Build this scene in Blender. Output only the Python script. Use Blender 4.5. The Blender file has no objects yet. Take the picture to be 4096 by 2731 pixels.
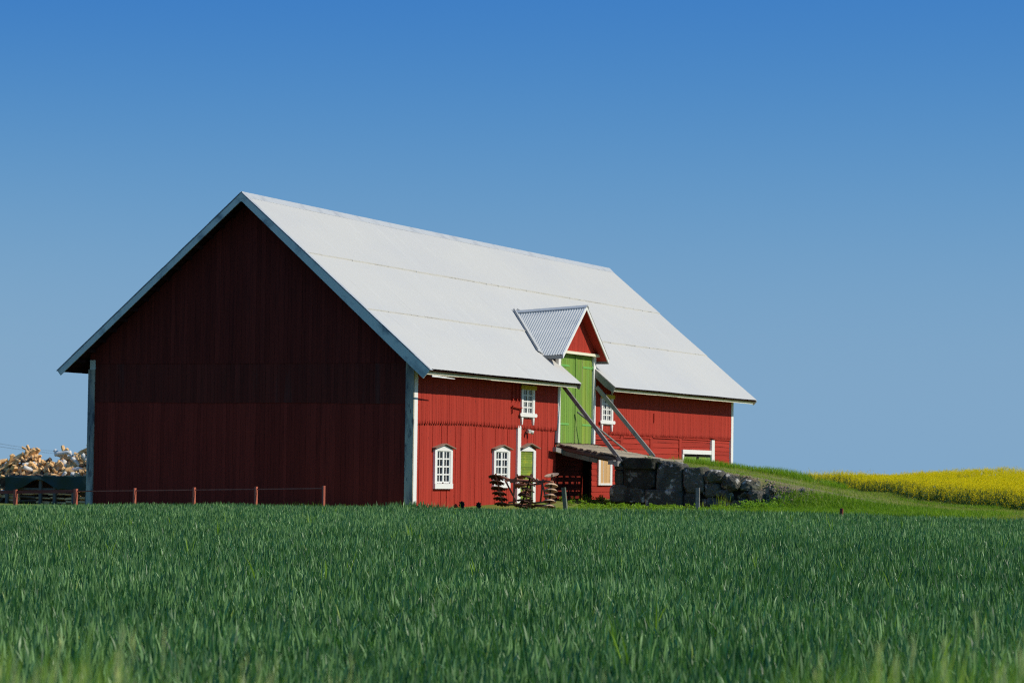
import bpy, math, random
import numpy as np
from mathutils import Vector, Matrix, noise as mnoise

random.seed(7)
RNG = np.random.default_rng(11)
S = bpy.context.scene
COL = S.collection

# ------------------------------------------------------------------ dimensions (metres): u across the gable, v along the barn, z up
W, L = 12.5, 34.2
EAVE_U, EAVE_Z, RIDGE_Z, RAKE = 0.872, 4.575, 10.607, 0.73
SLOPE = (RIDGE_Z - EAVE_Z) / (W / 2 + EAVE_U)
CAM = np.array([38.3152, -83.3466, 1.25])
SUN = Vector((1.0, 0.155, 0.83)).normalized()

# ------------------------------------------------------------------ materials
def nodes_of(name):
    m = bpy.data.materials.new(name)
    m.use_nodes = True
    nt = m.node_tree
    for n in list(nt.nodes):
        nt.nodes.remove(n)
    out = nt.nodes.new('ShaderNodeOutputMaterial')
    return m, nt, out

def link(nt, a, b):
    nt.links.new(a, b)

def noise_fac(nt, scale, detail=4, stretch=(1, 1, 1), lo=0.35, hi=0.65, rough=0.6):
    tc = nt.nodes.new('ShaderNodeTexCoord')
    mp = nt.nodes.new('ShaderNodeMapping')
    mp.inputs['Scale'].default_value = stretch
    nz = nt.nodes.new('ShaderNodeTexNoise')
    nz.inputs['Scale'].default_value = scale
    nz.inputs['Detail'].default_value = detail
    nz.inputs['Roughness'].default_value = rough
    mr = nt.nodes.new('ShaderNodeMapRange')
    mr.inputs['From Min'].default_value = lo
    mr.inputs['From Max'].default_value = hi
    link(nt, tc.outputs['Object'], mp.inputs['Vector'])
    link(nt, mp.outputs['Vector'], nz.inputs['Vector'])
    link(nt, nz.outputs['Fac'], mr.inputs['Value'])
    return mr.outputs['Result'], nz.outputs['Fac']

def mixc(nt, fac, a, b, mode='MIX'):
    m = nt.nodes.new('ShaderNodeMix')
    m.data_type = 'RGBA'
    m.blend_type = mode
    for sock, val in ((m.inputs[0], fac), (m.inputs[6], a), (m.inputs[7], b)):
        if isinstance(val, (int, float)):
            sock.default_value = val
        elif isinstance(val, (tuple, list)):
            sock.default_value = (*val[:3], 1)
        else:
            link(nt, val, sock)
    return m.outputs[2]

def surface(name, col, rough=0.7, layers=(), tint=0.0, bump=None, metal=0.0, spec=0.3, transl=0.0, transl_col=None):
    """col, then layers of (other colour, noise scale, stretch, lo, hi, strength), then a per-piece tint, bump (scale, stretch, strength, distance)"""
    m, nt, out = nodes_of(name)
    bs = nt.nodes.new('ShaderNodeBsdfPrincipled')
    c = col
    for (c2, sc, st, lo, hi, amt) in layers:
        f, _ = noise_fac(nt, sc, 5, st, lo, hi)
        mm = nt.nodes.new('ShaderNodeMath'); mm.operation = 'MULTIPLY'; mm.use_clamp = True
        link(nt, f, mm.inputs[0]); mm.inputs[1].default_value = amt
        c = mixc(nt, mm.outputs[0], c, c2)
    if tint:
        at = nt.nodes.new('ShaderNodeAttribute'); at.attribute_name = 'tint'
        mr = nt.nodes.new('ShaderNodeMapRange')
        mr.inputs['To Min'].default_value = 1 - tint
        mr.inputs['To Max'].default_value = 1 + tint
        link(nt, at.outputs['Fac'], mr.inputs['Value'])
        cb = nt.nodes.new('ShaderNodeCombineColor')
        for i in range(3):
            link(nt, mr.outputs['Result'], cb.inputs[i])
        c = mixc(nt, 1.0, c, cb.outputs[0], 'MULTIPLY')
    if isinstance(c, (tuple, list)):
        bs.inputs['Base Color'].default_value = (*c, 1)
    else:
        link(nt, c, bs.inputs['Base Color'])
    bs.inputs['Roughness'].default_value = rough
    bs.inputs['Metallic'].default_value = metal
    bs.inputs['Specular IOR Level'].default_value = spec
    if bump:
        sc, st, strength, dist = bump
        _, raw = noise_fac(nt, sc, 6, st)
        b = nt.nodes.new('ShaderNodeBump')
        b.inputs['Strength'].default_value = strength
        b.inputs['Distance'].default_value = dist
        link(nt, raw, b.inputs['Height'])
        link(nt, b.outputs['Normal'], bs.inputs['Normal'])
    sh = bs.outputs[0]
    if transl:
        tr = nt.nodes.new('ShaderNodeBsdfTranslucent')
        if transl_col is not None:
            tr.inputs['Color'].default_value = (*transl_col, 1)
        elif isinstance(c, (tuple, list)):
            tr.inputs['Color'].default_value = (*c, 1)
        else:
            link(nt, c, tr.inputs['Color'])
        ms = nt.nodes.new('ShaderNodeMixShader'); ms.inputs[0].default_value = transl
        link(nt, sh, ms.inputs[1]); link(nt, tr.outputs[0], ms.inputs[2])
        sh = ms.outputs[0]
    link(nt, sh, out.inputs['Surface'])
    return m

def leafy(name, ca, cb, rough=0.45, transl=0.3, tcol=None, spec=0.4, cc=None):
    """leaf colour runs from ca to cb with the per-leaf tint"""
    m, nt, out = nodes_of(name)
    at = nt.nodes.new('ShaderNodeAttribute'); at.attribute_name = 'tint'
    rp = nt.nodes.new('ShaderNodeValToRGB')
    rp.color_ramp.elements[0].color = (*ca, 1)
    rp.color_ramp.elements[1].color = (*cb, 1)
    if cc is not None:
        e = rp.color_ramp.elements.new(0.93); e.color = (*cb, 1)
        rp.color_ramp.elements[2].color = (*cc, 1)
    link(nt, at.outputs['Fac'], rp.inputs['Fac'])
    bs = nt.nodes.new('ShaderNodeBsdfPrincipled')
    link(nt, rp.outputs['Color'], bs.inputs['Base Color'])
    bs.inputs['Roughness'].default_value = rough
    bs.inputs['Specular IOR Level'].default_value = spec
    tr = nt.nodes.new('ShaderNodeBsdfTranslucent')
    if tcol:
        tr.inputs['Color'].default_value = (*tcol, 1)
    else:
        link(nt, rp.outputs['Color'], tr.inputs['Color'])
    ms = nt.nodes.new('ShaderNodeMixShader'); ms.inputs[0].default_value = transl
    link(nt, bs.outputs[0], ms.inputs[1]); link(nt, tr.outputs[0], ms.inputs[2])
    link(nt, ms.outputs[0], out.inputs['Surface'])
    return m

VS, HS = (9, 9, 0.55), (9, 0.55, 9)          # streak stretches: vertical boards, boards along v
RED, RED_DARK, RED_PALE = (0.37, 0.036, 0.022), (0.12, 0.016, 0.012), (0.45, 0.056, 0.034)
MAT = {}
MAT['red_v'] = surface('falu_red_upright_boards', RED, 0.85, [(RED_PALE, 1.2, (3, 3, .25), .45, .75, .5), (RED_DARK, 1.6, VS, .58, .78, .6), (RED_DARK, 9, (1, 1, .5), .64, .72, .75)], .075, bump=(3, VS, .12, .02), spec=.15)
MAT['red_h'] = surface('falu_red_lying_boards', RED, 0.85, [(RED_PALE, 1.2, (3, .25, 3), .45, .75, .5), (RED_DARK, 1.6, HS, .56, .74, .7)], .16, bump=(3, HS, .3, .02), spec=.15)
MAT['red_bay'] = surface('shade_darkened_red_boards', (0.22, 0.026, 0.016), .9, [((.10, .015, .011), 1.6, HS, .5, .7, .8)], .15, spec=.1)  # red boards darkened in colour to deepen the shade in the bay
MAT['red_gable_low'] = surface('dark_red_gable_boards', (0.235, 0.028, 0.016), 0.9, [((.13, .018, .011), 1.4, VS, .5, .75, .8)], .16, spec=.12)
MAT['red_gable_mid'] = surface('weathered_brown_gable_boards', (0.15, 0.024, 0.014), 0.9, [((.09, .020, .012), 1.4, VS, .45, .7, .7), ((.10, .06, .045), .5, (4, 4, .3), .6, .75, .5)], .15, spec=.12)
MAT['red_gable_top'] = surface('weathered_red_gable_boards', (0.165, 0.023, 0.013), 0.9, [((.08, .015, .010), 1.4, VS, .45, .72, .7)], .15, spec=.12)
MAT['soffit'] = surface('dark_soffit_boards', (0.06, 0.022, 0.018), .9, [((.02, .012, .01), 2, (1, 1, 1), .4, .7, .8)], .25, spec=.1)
MAT['white'] = surface('white_paint', (0.80, 0.79, 0.76), .55, [((.6, .58, .54), 2.2, (2, 2, .4), .58, .8, .6)], .04, spec=.3)
MAT['white_worn'] = surface('worn_white_paint', (0.52, 0.45, 0.32), .8, [((.18, .175, .16), 1.1, (3, 3, .45), .46, .62, .9), ((.08, .08, .085), 4, (2, 2, .5), .56, .66, .85)], .05, spec=.2)
MAT['trim_old'] = surface('old_grey_white_boards', (0.74, 0.70, 0.56), .8, [((.20, .22, .22), 1.6, (1, 1, 1), .52, .72, .8)], .06, spec=.2)
MAT['fascia'] = surface('painted_eave_board', (0.78, 0.74, 0.56), .75, [((.52, .48, .32), 1.5, (1, .3, 1), .5, .75, .6)], .05, spec=.2)
MAT['yellow'] = surface('yellow_head_board', (0.62, 0.44, 0.03), .7, [((.42, .30, .03), 3, (1, 1, 1), .5, .75, .6)], spec=.2)
MAT['glass'] = surface('dark_window_glass', (0.018, 0.018, 0.024), .08, [((.05, .045, .05), 3, (1, 1, .4), .5, .7, .7)], spec=.5)
MAT['green_door'] = surface('lime_green_door_boards', (0.165, 0.300, 0.048), .8, [((.27, .33, .040), .45, (2, 2.2, .3), .48, .64, .6), ((.27, .26, .13), 1.0, (8, 8, .35), .56, .70, .75), ((.10, .17, .02), 1.5, VS, .58, .72, .6)], .13, bump=(3, VS, .3, .02), spec=.2)
MAT['green_h'] = surface('mossy_green_door_boards', (0.17, 0.24, 0.035), .8, [((.36, .36, .03), 2.4, (2, 1.2, 3), .52, .66, .8), ((.07, .12, .05), 2, (2, 1.2, 2), .6, .75, .6)], .16, spec=.2)
MAT['hinge'] = surface('green_painted_iron', (0.16, 0.42, 0.09), .5, spec=.4)
MAT['roof'] = surface('pale_sheet_roofing', (0.525, 0.508, 0.47), .55, [((.495, .485, .465), .35, (1, .35, 1), .42, .66, .9), ((.59, .575, .535), 1.3, (.25, 2.5, .25), .55, .8, .5), ((.43, .41, .38), 2.6, (.12, 3.2, .12), .62, .76, .6)], .05, spec=.25)
MAT['roof_trim'] = surface('zinc_roof_flashing', (0.46, 0.465, 0.46), .5, [((.28, .29, .31), 1.5, (1, 1, 1), .5, .75, .7)], spec=.4)
MAT['seam'] = surface('dusty_sheet_lap', (0.52, 0.50, 0.46), .8, [((.49, .475, .44), 1.5, (1, .6, 1), .45, .65, .9)])
MAT['dormer_roof'] = surface('corrugated_iron', (0.60, 0.585, 0.54), .5, [((.66, .64, .59), .8, (.6, 4, .6), .5, .68, .8), ((.33, .34, .35), .7, (.5, 6, .5), .55, .72, .7)], .1, metal=0, spec=.3)
MAT['tile_brown'] = surface('rusty_brown_hood_board', (0.24, 0.15, 0.11), .8, [((.36, .28, .22), 3, (1, 1, 1), .5, .7, .7)], spec=.2)
MAT['wood_grey'] = surface('weathered_grey_timber', (0.29, 0.275, 0.25), .85, [((.13, .12, .11), 2.2, (1, 1, 1), .5, .7, .8), ((.40, .38, .34), 1.2, (1, 1, 1), .55, .75, .6)], .12, bump=(14, (1, 1, 1), .3, .01), spec=.15)
MAT['plank'] = surface('weathered_deck_planks', (0.33, 0.27, 0.20), .9, [((.42, .34, .24), 1.0, (1, .6, 1), .45, .6, .8), ((.17, .15, .13), 2.5, (6, .8, 6), .52, .7, .8)], .2, bump=(6, (6, .5, 6), .4, .01), spec=.1)
MAT['log_dark'] = surface('old_brown_logs', (0.17, 0.12, 0.085), .9, [((.07, .055, .045), 2.0, (.4, 3, 3), .45, .65, .9)], .15, bump=(5, (.5, 3, 3), .5, .02), spec=.1)
MAT['new_wood'] = surface('fresh_tan_boards', (0.62, 0.38, 0.17), .7, [((.50, .29, .12), 1.5, VS, .5, .72, .6), ((.30, .16, .07), 7, (1, 1, .6), .68, .74, .7)], .08, spec=.2)
STONE_L = [((.15, .14, .12), 1.1, (1, 1, 1), .48, .66, .7), ((.035, .034, .030), 1.3, (1, 1, 1), .52, .66, .8), ((.085, .095, .045), .8, (1, 1, 1), .52, .66, .7), ((.52, .48, .42), 1.9, (1, 1, 1), .58, .63, .85), ((.30, .28, .25), 5.5, (1, 1, 1), .60, .68, .6)]
MAT['stone'] = surface('lichened_granite', (0.082, 0.078, 0.064), .95, STONE_L, .55, bump=(11, (1, 1, 1), 1.0, .14), spec=.15)
MAT['dirt'] = surface('dark_earth_fill', (.022, .020, .017), .95, spec=.05)
MAT['rust'] = surface('rusted_frame_steel', (0.33, 0.135, 0.085), .85, [((.10, .045, .03), 5, (1, 1, 1), .5, .7, .8), ((.33, .20, .14), 8, (1, 1, 1), .6, .7, .6)], .1, spec=.2)
MAT['rust_dark'] = surface('dark_rusted_disc', (0.07, 0.035, 0.022), .85, [((.18, .08, .045), 6, (1, 1, 1), .55, .7, .7)], .15, spec=.2)
MAT['rust_pale'] = surface('pale_worn_disc', (0.56, 0.38, 0.25), .7, [((.26, .15, .09), 5, (1, 1, 1), .5, .7, .7)], .12, spec=.25)
MAT['fence'] = surface('red_stained_fence_wood', (0.40, 0.115, 0.075), .85, [((.22, .055, .04), 3, (2, 2, .5), .5, .7, .7)], .08, spec=.15)
MAT['rail'] = surface('brown_red_fence_rail', (0.20, 0.05, 0.035), .85, [((.32, .12, .09), 1.4, (.6, 2, 2), .55, .7, .7)], .08, spec=.15)
MAT['split'] = surface('split_pale_firewood', (0.68, 0.41, 0.185), .85, [((.36, .18, .07), 3, (1, 1, 1), .5, .7, .7), ((.82, .62, .38), 2, (1, 1, 1), .55, .75, .6)], .3, spec=.12)
MAT['bark'] = surface('brown_log_bark', (0.13, 0.085, 0.055), .9, [((.25, .18, .13), 5, (1, 1, 1), .55, .7, .7)], .3, spec=.1)
MAT['birch'] = surface('white_birch_bark', (0.66, 0.62, 0.56), .8, [((.10, .09, .08), 6, (1, 1, 1), .60, .68, .9)], .1, spec=.15)
MAT['heap_core'] = surface('dark_heap_of_wood', (0.05, 0.03, 0.018), .95, [((.12, .07, .04), 3, (1, 1, 1), .45, .65, .8)], spec=.05)
MAT['tarp'] = surface('dark_green_tarpaulin', (0.014, 0.036, 0.030), .7, [((.024, .040, .046), 1.1, (1, 1, 1), .5, .7, .7)], bump=(2.4, (1, 1, 1), .6, .08), spec=.3)
MAT['rack'] = surface('grey_rack_post', (0.10, 0.10, 0.095), .8, [((.05, .052, .05), 3, (1, 1, .4), .5, .7, .7)], spec=.2)
MAT['steel_blue'] = surface('blue_grey_steel_post', (0.11, 0.15, 0.20), .5, spec=.3)
MAT['post_green'] = surface('mossy_split_post', (0.17, 0.19, 0.14), .9, [((.08, .09, .065), 4, (2, 2, .5), .45, .65, .8)], bump=(10, (2, 2, .4), .5, .02), spec=.1)
MAT['black'] = surface('blackened_iron', (0.012, 0.011, 0.010), .8, spec=.1)
MAT['lamp'] = surface('lamp_housing', (0.62, 0.60, 0.56), .5, spec=.3)
MAT['wire'] = surface('wire', (0.08, 0.08, 0.08), .5)
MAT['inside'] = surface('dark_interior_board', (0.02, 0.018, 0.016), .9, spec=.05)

MAT['wheat'] = leafy('young_wheat_leaf', (0.022, 0.080, 0.019), (0.225, 0.405, 0.138), .46, .24, (0.11, 0.31, 0.028), .45, (0.26, 0.36, 0.07))
MAT['turf'] = leafy('meadow_grass_leaf', (0.175, 0.270, 0.016), (0.350, 0.430, 0.036), .6, .45, None, .3, (0.42, 0.34, 0.15))
MAT['lush'] = leafy('lush_grass_leaf', (0.130, 0.270, 0.009), (0.310, 0.480, 0.018), .5, .5, None, .35)
MAT['weed'] = leafy('bright_weed_leaf', (0.120, 0.260, 0.012), (0.280, 0.460, 0.022), .5, .45, None, .35)
MAT['verge'] = leafy('tall_verge_grass', (0.210, 0.390, 0.020), (0.480, 0.640, 0.070), .5, .4, None, .35)
MAT['seedhead'] = leafy('pale_grass_seedhead', (0.44, 0.54, 0.16), (0.66, 0.68, 0.28), .7, .4, None, .2)
MAT['rape_leaf'] = leafy('rape_leaf', (0.030, 0.075, 0.020), (0.085, 0.160, 0.040), .5, .3, (0.05, 0.11, 0.015), .3)
MAT['rape_flower'] = leafy('rape_flower', (0.76, 0.59, 0.004), (0.97, 0.80, 0.008), .7, .40, None, .15)

# ------------------------------------------------------------------ objects
def tag(o, label=None, cat=None, group=None, kind=None):
    if label: o['label'] = label
    if cat: o['category'] = cat
    if group: o['group'] = group
    if kind: o['kind'] = kind
    return o

def thing(name, loc, label, cat, group=None):
    o = bpy.data.objects.new(name, None)
    o.empty_display_size = .2
    COL.objects.link(o)
    o.location = loc
    return tag(o, label, cat, group)

class MB:
    """collects shapes given in world coordinates; build() links them as one mesh object"""
    def __init__(s):
        s.v, s.f, s.t, s.sm = [], [], [], []
    def add(s, vs, fs, tint=None, smooth=False):
        b = len(s.v)
        t = random.random() if tint is None else tint
        s.v += [tuple(p) for p in vs]
        s.t += [t] * len(vs)
        s.f += [tuple(b + i for i in f) for f in fs]
        s.sm += [smooth] * len(fs)
        return s
    def box(s, u0, u1, v0, v1, z0, z1, tint=None):
        vs = [(u0, v0, z0), (u1, v0, z0), (u1, v1, z0), (u0, v1, z0), (u0, v0, z1), (u1, v0, z1), (u1, v1, z1), (u0, v1, z1)]
        return s.add(vs, [(0, 3, 2, 1), (4, 5, 6, 7), (0, 1, 5, 4), (1, 2, 6, 5), (2, 3, 7, 6), (3, 0, 4, 7)], tint)
    def poly(s, pts, off, tint=None):
        """a flat outline pushed by the vector off into a solid"""
        n = len(pts)
        a = [Vector(p) for p in pts]; o = Vector(off)
        nrm = Vector((0, 0, 0))
        for i in range(n):
            nrm += a[i].cross(a[(i + 1) % n])
        if nrm.dot(o) > 0:
            a.reverse()
        vs = a + [p + o for p in a]
        fs = [tuple(range(n)), tuple(range(2 * n - 1, n - 1, -1))]
        for i in range(n):
            j = (i + 1) % n
            fs.append((j, i, n + i, n + j))
        return s.add(vs, fs, tint)
    def bar(s, p0, p1, w, h, up=(0, 0, 1), tint=None):
        p0, p1 = Vector(p0), Vector(p1)
        d = (p1 - p0).normalized(); x = d.cross(Vector(up)).normalized(); y = x.cross(d)
        vs = []
        for p in (p0, p1):
            for a, b in ((-1, -1), (1, -1), (1, 1), (-1, 1)):
                vs.append(p + x * a * w / 2 + y * b * h / 2)
        return s.add(vs, [(0, 1, 2, 3)[::-1], (4, 5, 6, 7), (0, 1, 5, 4), (1, 2, 6, 5), (2, 3, 7, 6), (3, 0, 4, 7)], tint)
    def tube(s, pts, r, n=8, tint=None):
        pts = [Vector(p) for p in pts]
        rr = r if isinstance(r, (list, tuple)) else [r] * len(pts)
        vs, fs = [], []
        for i, p in enumerate(pts):
            d = (pts[min(i + 1, len(pts) - 1)] - pts[max(i - 1, 0)]).normalized()
            a = Vector((0, 0, 1)) if abs(d.z) < .9 else Vector((1, 0, 0))
            x = d.cross(a).normalized(); y = x.cross(d)
            for k in range(n):
                an = 2 * math.pi * k / n
                vs.append(p + (x * math.cos(an) + y * math.sin(an)) * rr[i])
        for i in range(len(pts) - 1):
            for k in range(n):
                k2 = (k + 1) % n
                fs.append((i * n + k, i * n + k2, (i + 1) * n + k2, (i + 1) * n + k))
        s.add(vs, fs, tint, True)
        b = len(s.v) - len(vs)
        s.f += [tuple(b + k for k in range(n))[::-1], tuple(b + (len(pts) - 1) * n + k for k in range(n))]
        s.sm += [False, False]
        return s
    def build(s, name, mat, parent=None, root=None):
        org = Vector((0, 0, 0))
        r = parent
        while r is not None:
            org = Vector(r.location) + org
            r = r.parent
        me = bpy.data.meshes.new(name)
        me.from_pydata([tuple(Vector(p) - org) for p in s.v], [], s.f)
        me.polygons.foreach_set('use_smooth', s.sm)
        a = me.attributes.new('tint', 'FLOAT', 'POINT')
        a.data.foreach_set('value', s.t)
        me.materials.append(mat)
        me.update()
        o = bpy.data.objects.new(name, me)
        COL.objects.link(o)
        if parent is not None:
            o.parent = parent
        return o

def np_mesh(name, V, quads, tris, tint, mat, parent=None, smooth=False):
    """a big mesh from numpy arrays"""
    me = bpy.data.meshes.new(name)
    V = np.asarray(V, np.float32)
    nq, nt_ = len(quads), len(tris)
    me.vertices.add(len(V)); me.vertices.foreach_set('co', V.ravel())
    idx = np.concatenate([np.asarray(quads, np.int32).ravel(), np.asarray(tris, np.int32).ravel()])
    me.loops.add(len(idx)); me.loops.foreach_set('vertex_index', idx)
    me.polygons.add(nq + nt_)
    st = np.concatenate([np.arange(nq) * 4, nq * 4 + np.arange(nt_) * 3]).astype(np.int32)
    me.polygons.foreach_set('loop_start', st)
    if smooth:
        me.polygons.foreach_set('use_smooth', np.ones(nq + nt_, bool))
    a = me.attributes.new('tint', 'FLOAT', 'POINT')
    a.data.foreach_set('value', np.asarray(tint, np.float32))
    me.materials.append(mat)
    me.update(calc_edges=True)
    o = bpy.data.objects.new(name, me)
    COL.objects.link(o)
    if parent is not None:
        o.parent = parent
    return o

def smoothstep(x, a, b):
    t = np.clip((x - a) / (b - a), 0, 1)
    return t * t * (3 - 2 * t)

def vnoise(u, v, scale, seed=0):
    """smooth value noise on the ground plane, 0..1"""
    x, y = np.asarray(u) / scale + seed * 17.3, np.asarray(v) / scale + seed * 9.1
    xi, yi = np.floor(x).astype(np.int64), np.floor(y).astype(np.int64)
    fx, fy = x - xi, y - yi
    fx, fy = fx * fx * (3 - 2 * fx), fy * fy * (3 - 2 * fy)
    def h(a, b):
        n = (a * 374761393 + b * 668265263 + seed * 974711) & 0x7fffffff
        n = ((n ^ (n >> 13)) * 1274126177) & 0x7fffffff
        return ((n ^ (n >> 16)) & 0xffff) / 65535.0
    return (h(xi, yi) * (1 - fx) + h(xi + 1, yi) * fx) * (1 - fy) + (h(xi, yi + 1) * (1 - fx) + h(xi + 1, yi + 1) * fx) * fy

# ------------------------------------------------------------------ the lie of the land
RU = np.array([2.3, 2.85, 4.0, 5.1, 5.8, 6.6, 7.9, 9.0, 10.5, 11.95, 13.2, 15.0, 18.0])
RZ = np.array([1.72, 1.74, 1.62, 1.50, 1.44, 1.32, 1.12, .90, .62, .38, .18, .02, -.02])

def wheat_edge(u):
    u = np.asarray(u, float)
    e = np.interp(u, [-60, -8, -2.5, 2.5, 6, 14, 17, 21, 26, 60], [-4.2, -4.0, -3.6, .6, 1.6, 1.4, .2, -1.0, -3.5, -20])
    return e + (vnoise(u, u * 0, 1.3, 4) - .5) * .8

def ground(u, v):
    u, v = np.asarray(u, float), np.asarray(v, float)
    west = -0.022 * np.clip(-4 - u, 0, 22)
    z = -0.36 + west
    z = z + 0.26 * smoothstep(v, -3.2, 0) * smoothstep(u, -14, -9) * (1 - smoothstep(u, .2, 2.2))
    z = z + 0.10 * smoothstep(v, 0, 8)
    rise = np.clip(v, 0, 38) * 0.0185 * smoothstep(u + np.clip(v - 34, 0, 60) * .7, -6, 4) + .02 * smoothstep(u, 10, 20) * smoothstep(v, -2, 4)
    z = z + rise
    top = np.interp(u, RU, RZ) + (v - 14.9) * .012
    near = np.where(u < 7.9, smoothstep(v, 12.98, 13.12), smoothstep(v, 13.5 - .4 - np.clip((u - 7.9) * 1.2, .4, 2.6), 13.5))
    far = 1 - smoothstep(v, 17.3, 20.5)
    left = smoothstep(u, 2.30, 2.45)
    mound = near * far * left
    z = z + np.maximum(top - z, 0) * mound
    z = z + (vnoise(u, v, 7, 1) - .5) * .06 + (vnoise(u, v, 1.1, 2) - .5) * .03 * (mound > .02)
    return z

def ground_mat():
    m, nt, out = nodes_of('field_soil_and_turf')
    bs = nt.nodes.new('ShaderNodeBsdfPrincipled')
    bs.inputs['Roughness'].default_value = .95
    bs.inputs['Specular IOR Level'].default_value = .1
    at = nt.nodes.new('ShaderNodeAttribute'); at.attribute_name = 'tint'
    f1, raw = noise_fac(nt, .9, 5, (1, 1, 1), .42, .62)
    f2, _ = noise_fac(nt, 3.5, 5, (.5, 1.6, 1), .52, .66)
    f3, _ = noise_fac(nt, 14, 4, (1, 1, 1), .4, .65)
    soil = mixc(nt, f3, (.030, .030, .018), (.050, .045, .028))
    turf = mixc(nt, f1, (.110, .165, .022), (.180, .205, .040))
    turf = mixc(nt, f2, turf, (.26, .20, .095))
    dry = mixc(nt, f3, (.27, .20, .12), (.13, .11, .075))
    r = nt.nodes.new('ShaderNodeMapRange'); r.inputs['From Min'].default_value = .2; r.inputs['From Max'].default_value = .4
    link(nt, at.outputs['Fac'], r.inputs['Value'])
    c = mixc(nt, r.outputs['Result'], soil, turf)
    r2 = nt.nodes.new('ShaderNodeMapRange'); r2.inputs['From Min'].default_value = .6; r2.inputs['From Max'].default_value = .95
    link(nt, at.outputs['Fac'], r2.inputs['Value'])
    c = mixc(nt, r2.outputs['Result'], c, dry)
    link(nt, c, bs.inputs['Base Color'])
    b = nt.nodes.new('ShaderNodeBump'); b.inputs['Strength'].default_value = .6; b.inputs['Distance'].default_value = .05
    link(nt, raw, b.inputs['Height']); link(nt, b.outputs['Normal'], bs.inputs['Normal'])
    link(nt, bs.outputs[0], out.inputs['Surface'])
    return m

def track_wear(u, v):
    """bare and dry ground: the two wheel ruts of the ramp track and the crumbling edge above the stones"""
    on = smoothstep(u, 2.4, 3.2) * (1 - smoothstep(u, 12.5, 15))
    c1 = 13.75 + (vnoise(u, u * 0, 2.2, 6) - .5) * .4
    c2 = 15.7 + (vnoise(u, u * 0, 2.5, 8) - .5) * .4
    rut = np.exp(-((v - c1) / .33) ** 2) + .6 * np.exp(-((v - c2) / .3) ** 2)
    edge = np.exp(-((v - 13.05) / .28) ** 2) * smoothstep(u, 3.5, 5) * (1 - smoothstep(u, 9, 11)) * 1.1
    return np.clip((rut * (.55 + .5 * vnoise(u, v, .8, 9)) + edge) * on, 0, 1)

def build_ground():
    us = np.unique(np.round(np.concatenate([-np.geomspace(60, 4000, 24), np.arange(-60, -2, 1.0), np.arange(-2, 22, .25), np.arange(22, 60, 1.0), np.geomspace(60, 4000, 24)]), 3))
    vs = np.unique(np.round(np.concatenate([-np.geomspace(100, 4000, 20), np.arange(-100, -6, 1.5), np.arange(-6, 10, .5), np.arange(10, 12.8, .25), np.arange(12.8, 13.4, .06), np.arange(13.4, 22, .25), np.arange(22, 100, 1.5), np.geomspace(100, 4000, 22)]), 3))
    U, Vv = np.meshgrid(us, vs)
    Z = ground(U, Vv)
    far = np.hypot(U, Vv)
    Z = Z - 2.0 * smoothstep(far, 140, 900)
    n, mm = len(us), len(vs)
    V = np.stack([U.ravel(), Vv.ravel(), Z.ravel()], 1)
    i = np.arange(mm - 1)[:, None] * n + np.arange(n - 1)[None, :]
    q = np.stack([i, i + 1, i + n + 1, i + n], -1).reshape(-1, 4)
    t = np.where(Vv > wheat_edge(U), .5, .0)
    t = np.where((Vv > wheat_edge(U)) & (np.abs(U) < 60), .5 + .5 * track_wear(U, Vv), t)
    return tag(np_mesh('ground', V, q, np.zeros((0, 3), int), t.ravel(), ground_mat(), smooth=True), kind='structure')
build_ground()

# distant wooded rise on the horizon, haze painted into its blue colour
def build_hill():
    pts = 90
    m = MB()
    prev = None
    for i in range(pts):
        a = math.radians(100 + 75 * i / (pts - 1))
        x, y = 2600 * math.cos(a), 2600 * math.sin(a)
        h = -3.2 + 2.2 * mnoise.noise(Vector((i * .13, 0, 0))) + 0.8 * mnoise.noise(Vector((i * .9, 3, 0))) + 5
        cur = [(x, y, -8), (x * 1.01, y * 1.01, h), (x * 1.25, y * 1.25, h * .6), (x * 1.3, y * 1.3, -8)]
        if prev:
            for k in range(3):
                m.add([prev[k], cur[k], cur[k + 1], prev[k + 1]], [(3, 2, 1, 0)], .5, True)
        prev = cur
    o = m.build('hills', surface('haze_tinted_woods', (.03, .05, .07), .95, [((.02, .04, .035), .02, (1, 1, 1), .4, .6, .8)], spec=0))
    tag(o, kind='structure')
build_hill()

# ------------------------------------------------------------------ THE BARN
barn = thing('barn', (0, 0, 0), 'large red timber barn with white trim, pale sheet roof and lime green hay doors', 'barn')

def roof_z(u):
    """height of the front roof slope (mirrors past the ridge)"""
    return EAVE_Z + SLOPE * (EAVE_U - u) if u > -W / 2 else EAVE_Z + SLOPE * (EAVE_U + W + u)

# solid core behind the boards
c = MB()
prof = [(-W + .02, -.8), (-.12, -.8), (-.12, 5.15), (-W / 2, 10.40), (-W + .02, 5.15)]
NI0, NI1, NIZ = 13.06, 16.78, 2.12                # open bay in the wall under the bridge
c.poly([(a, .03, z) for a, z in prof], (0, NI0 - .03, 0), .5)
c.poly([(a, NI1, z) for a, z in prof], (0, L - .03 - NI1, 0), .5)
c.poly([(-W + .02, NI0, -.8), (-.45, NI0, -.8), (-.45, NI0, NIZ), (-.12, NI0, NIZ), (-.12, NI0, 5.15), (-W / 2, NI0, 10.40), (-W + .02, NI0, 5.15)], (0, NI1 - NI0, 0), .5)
c.build('wall', MAT['inside'], barn)

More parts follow.
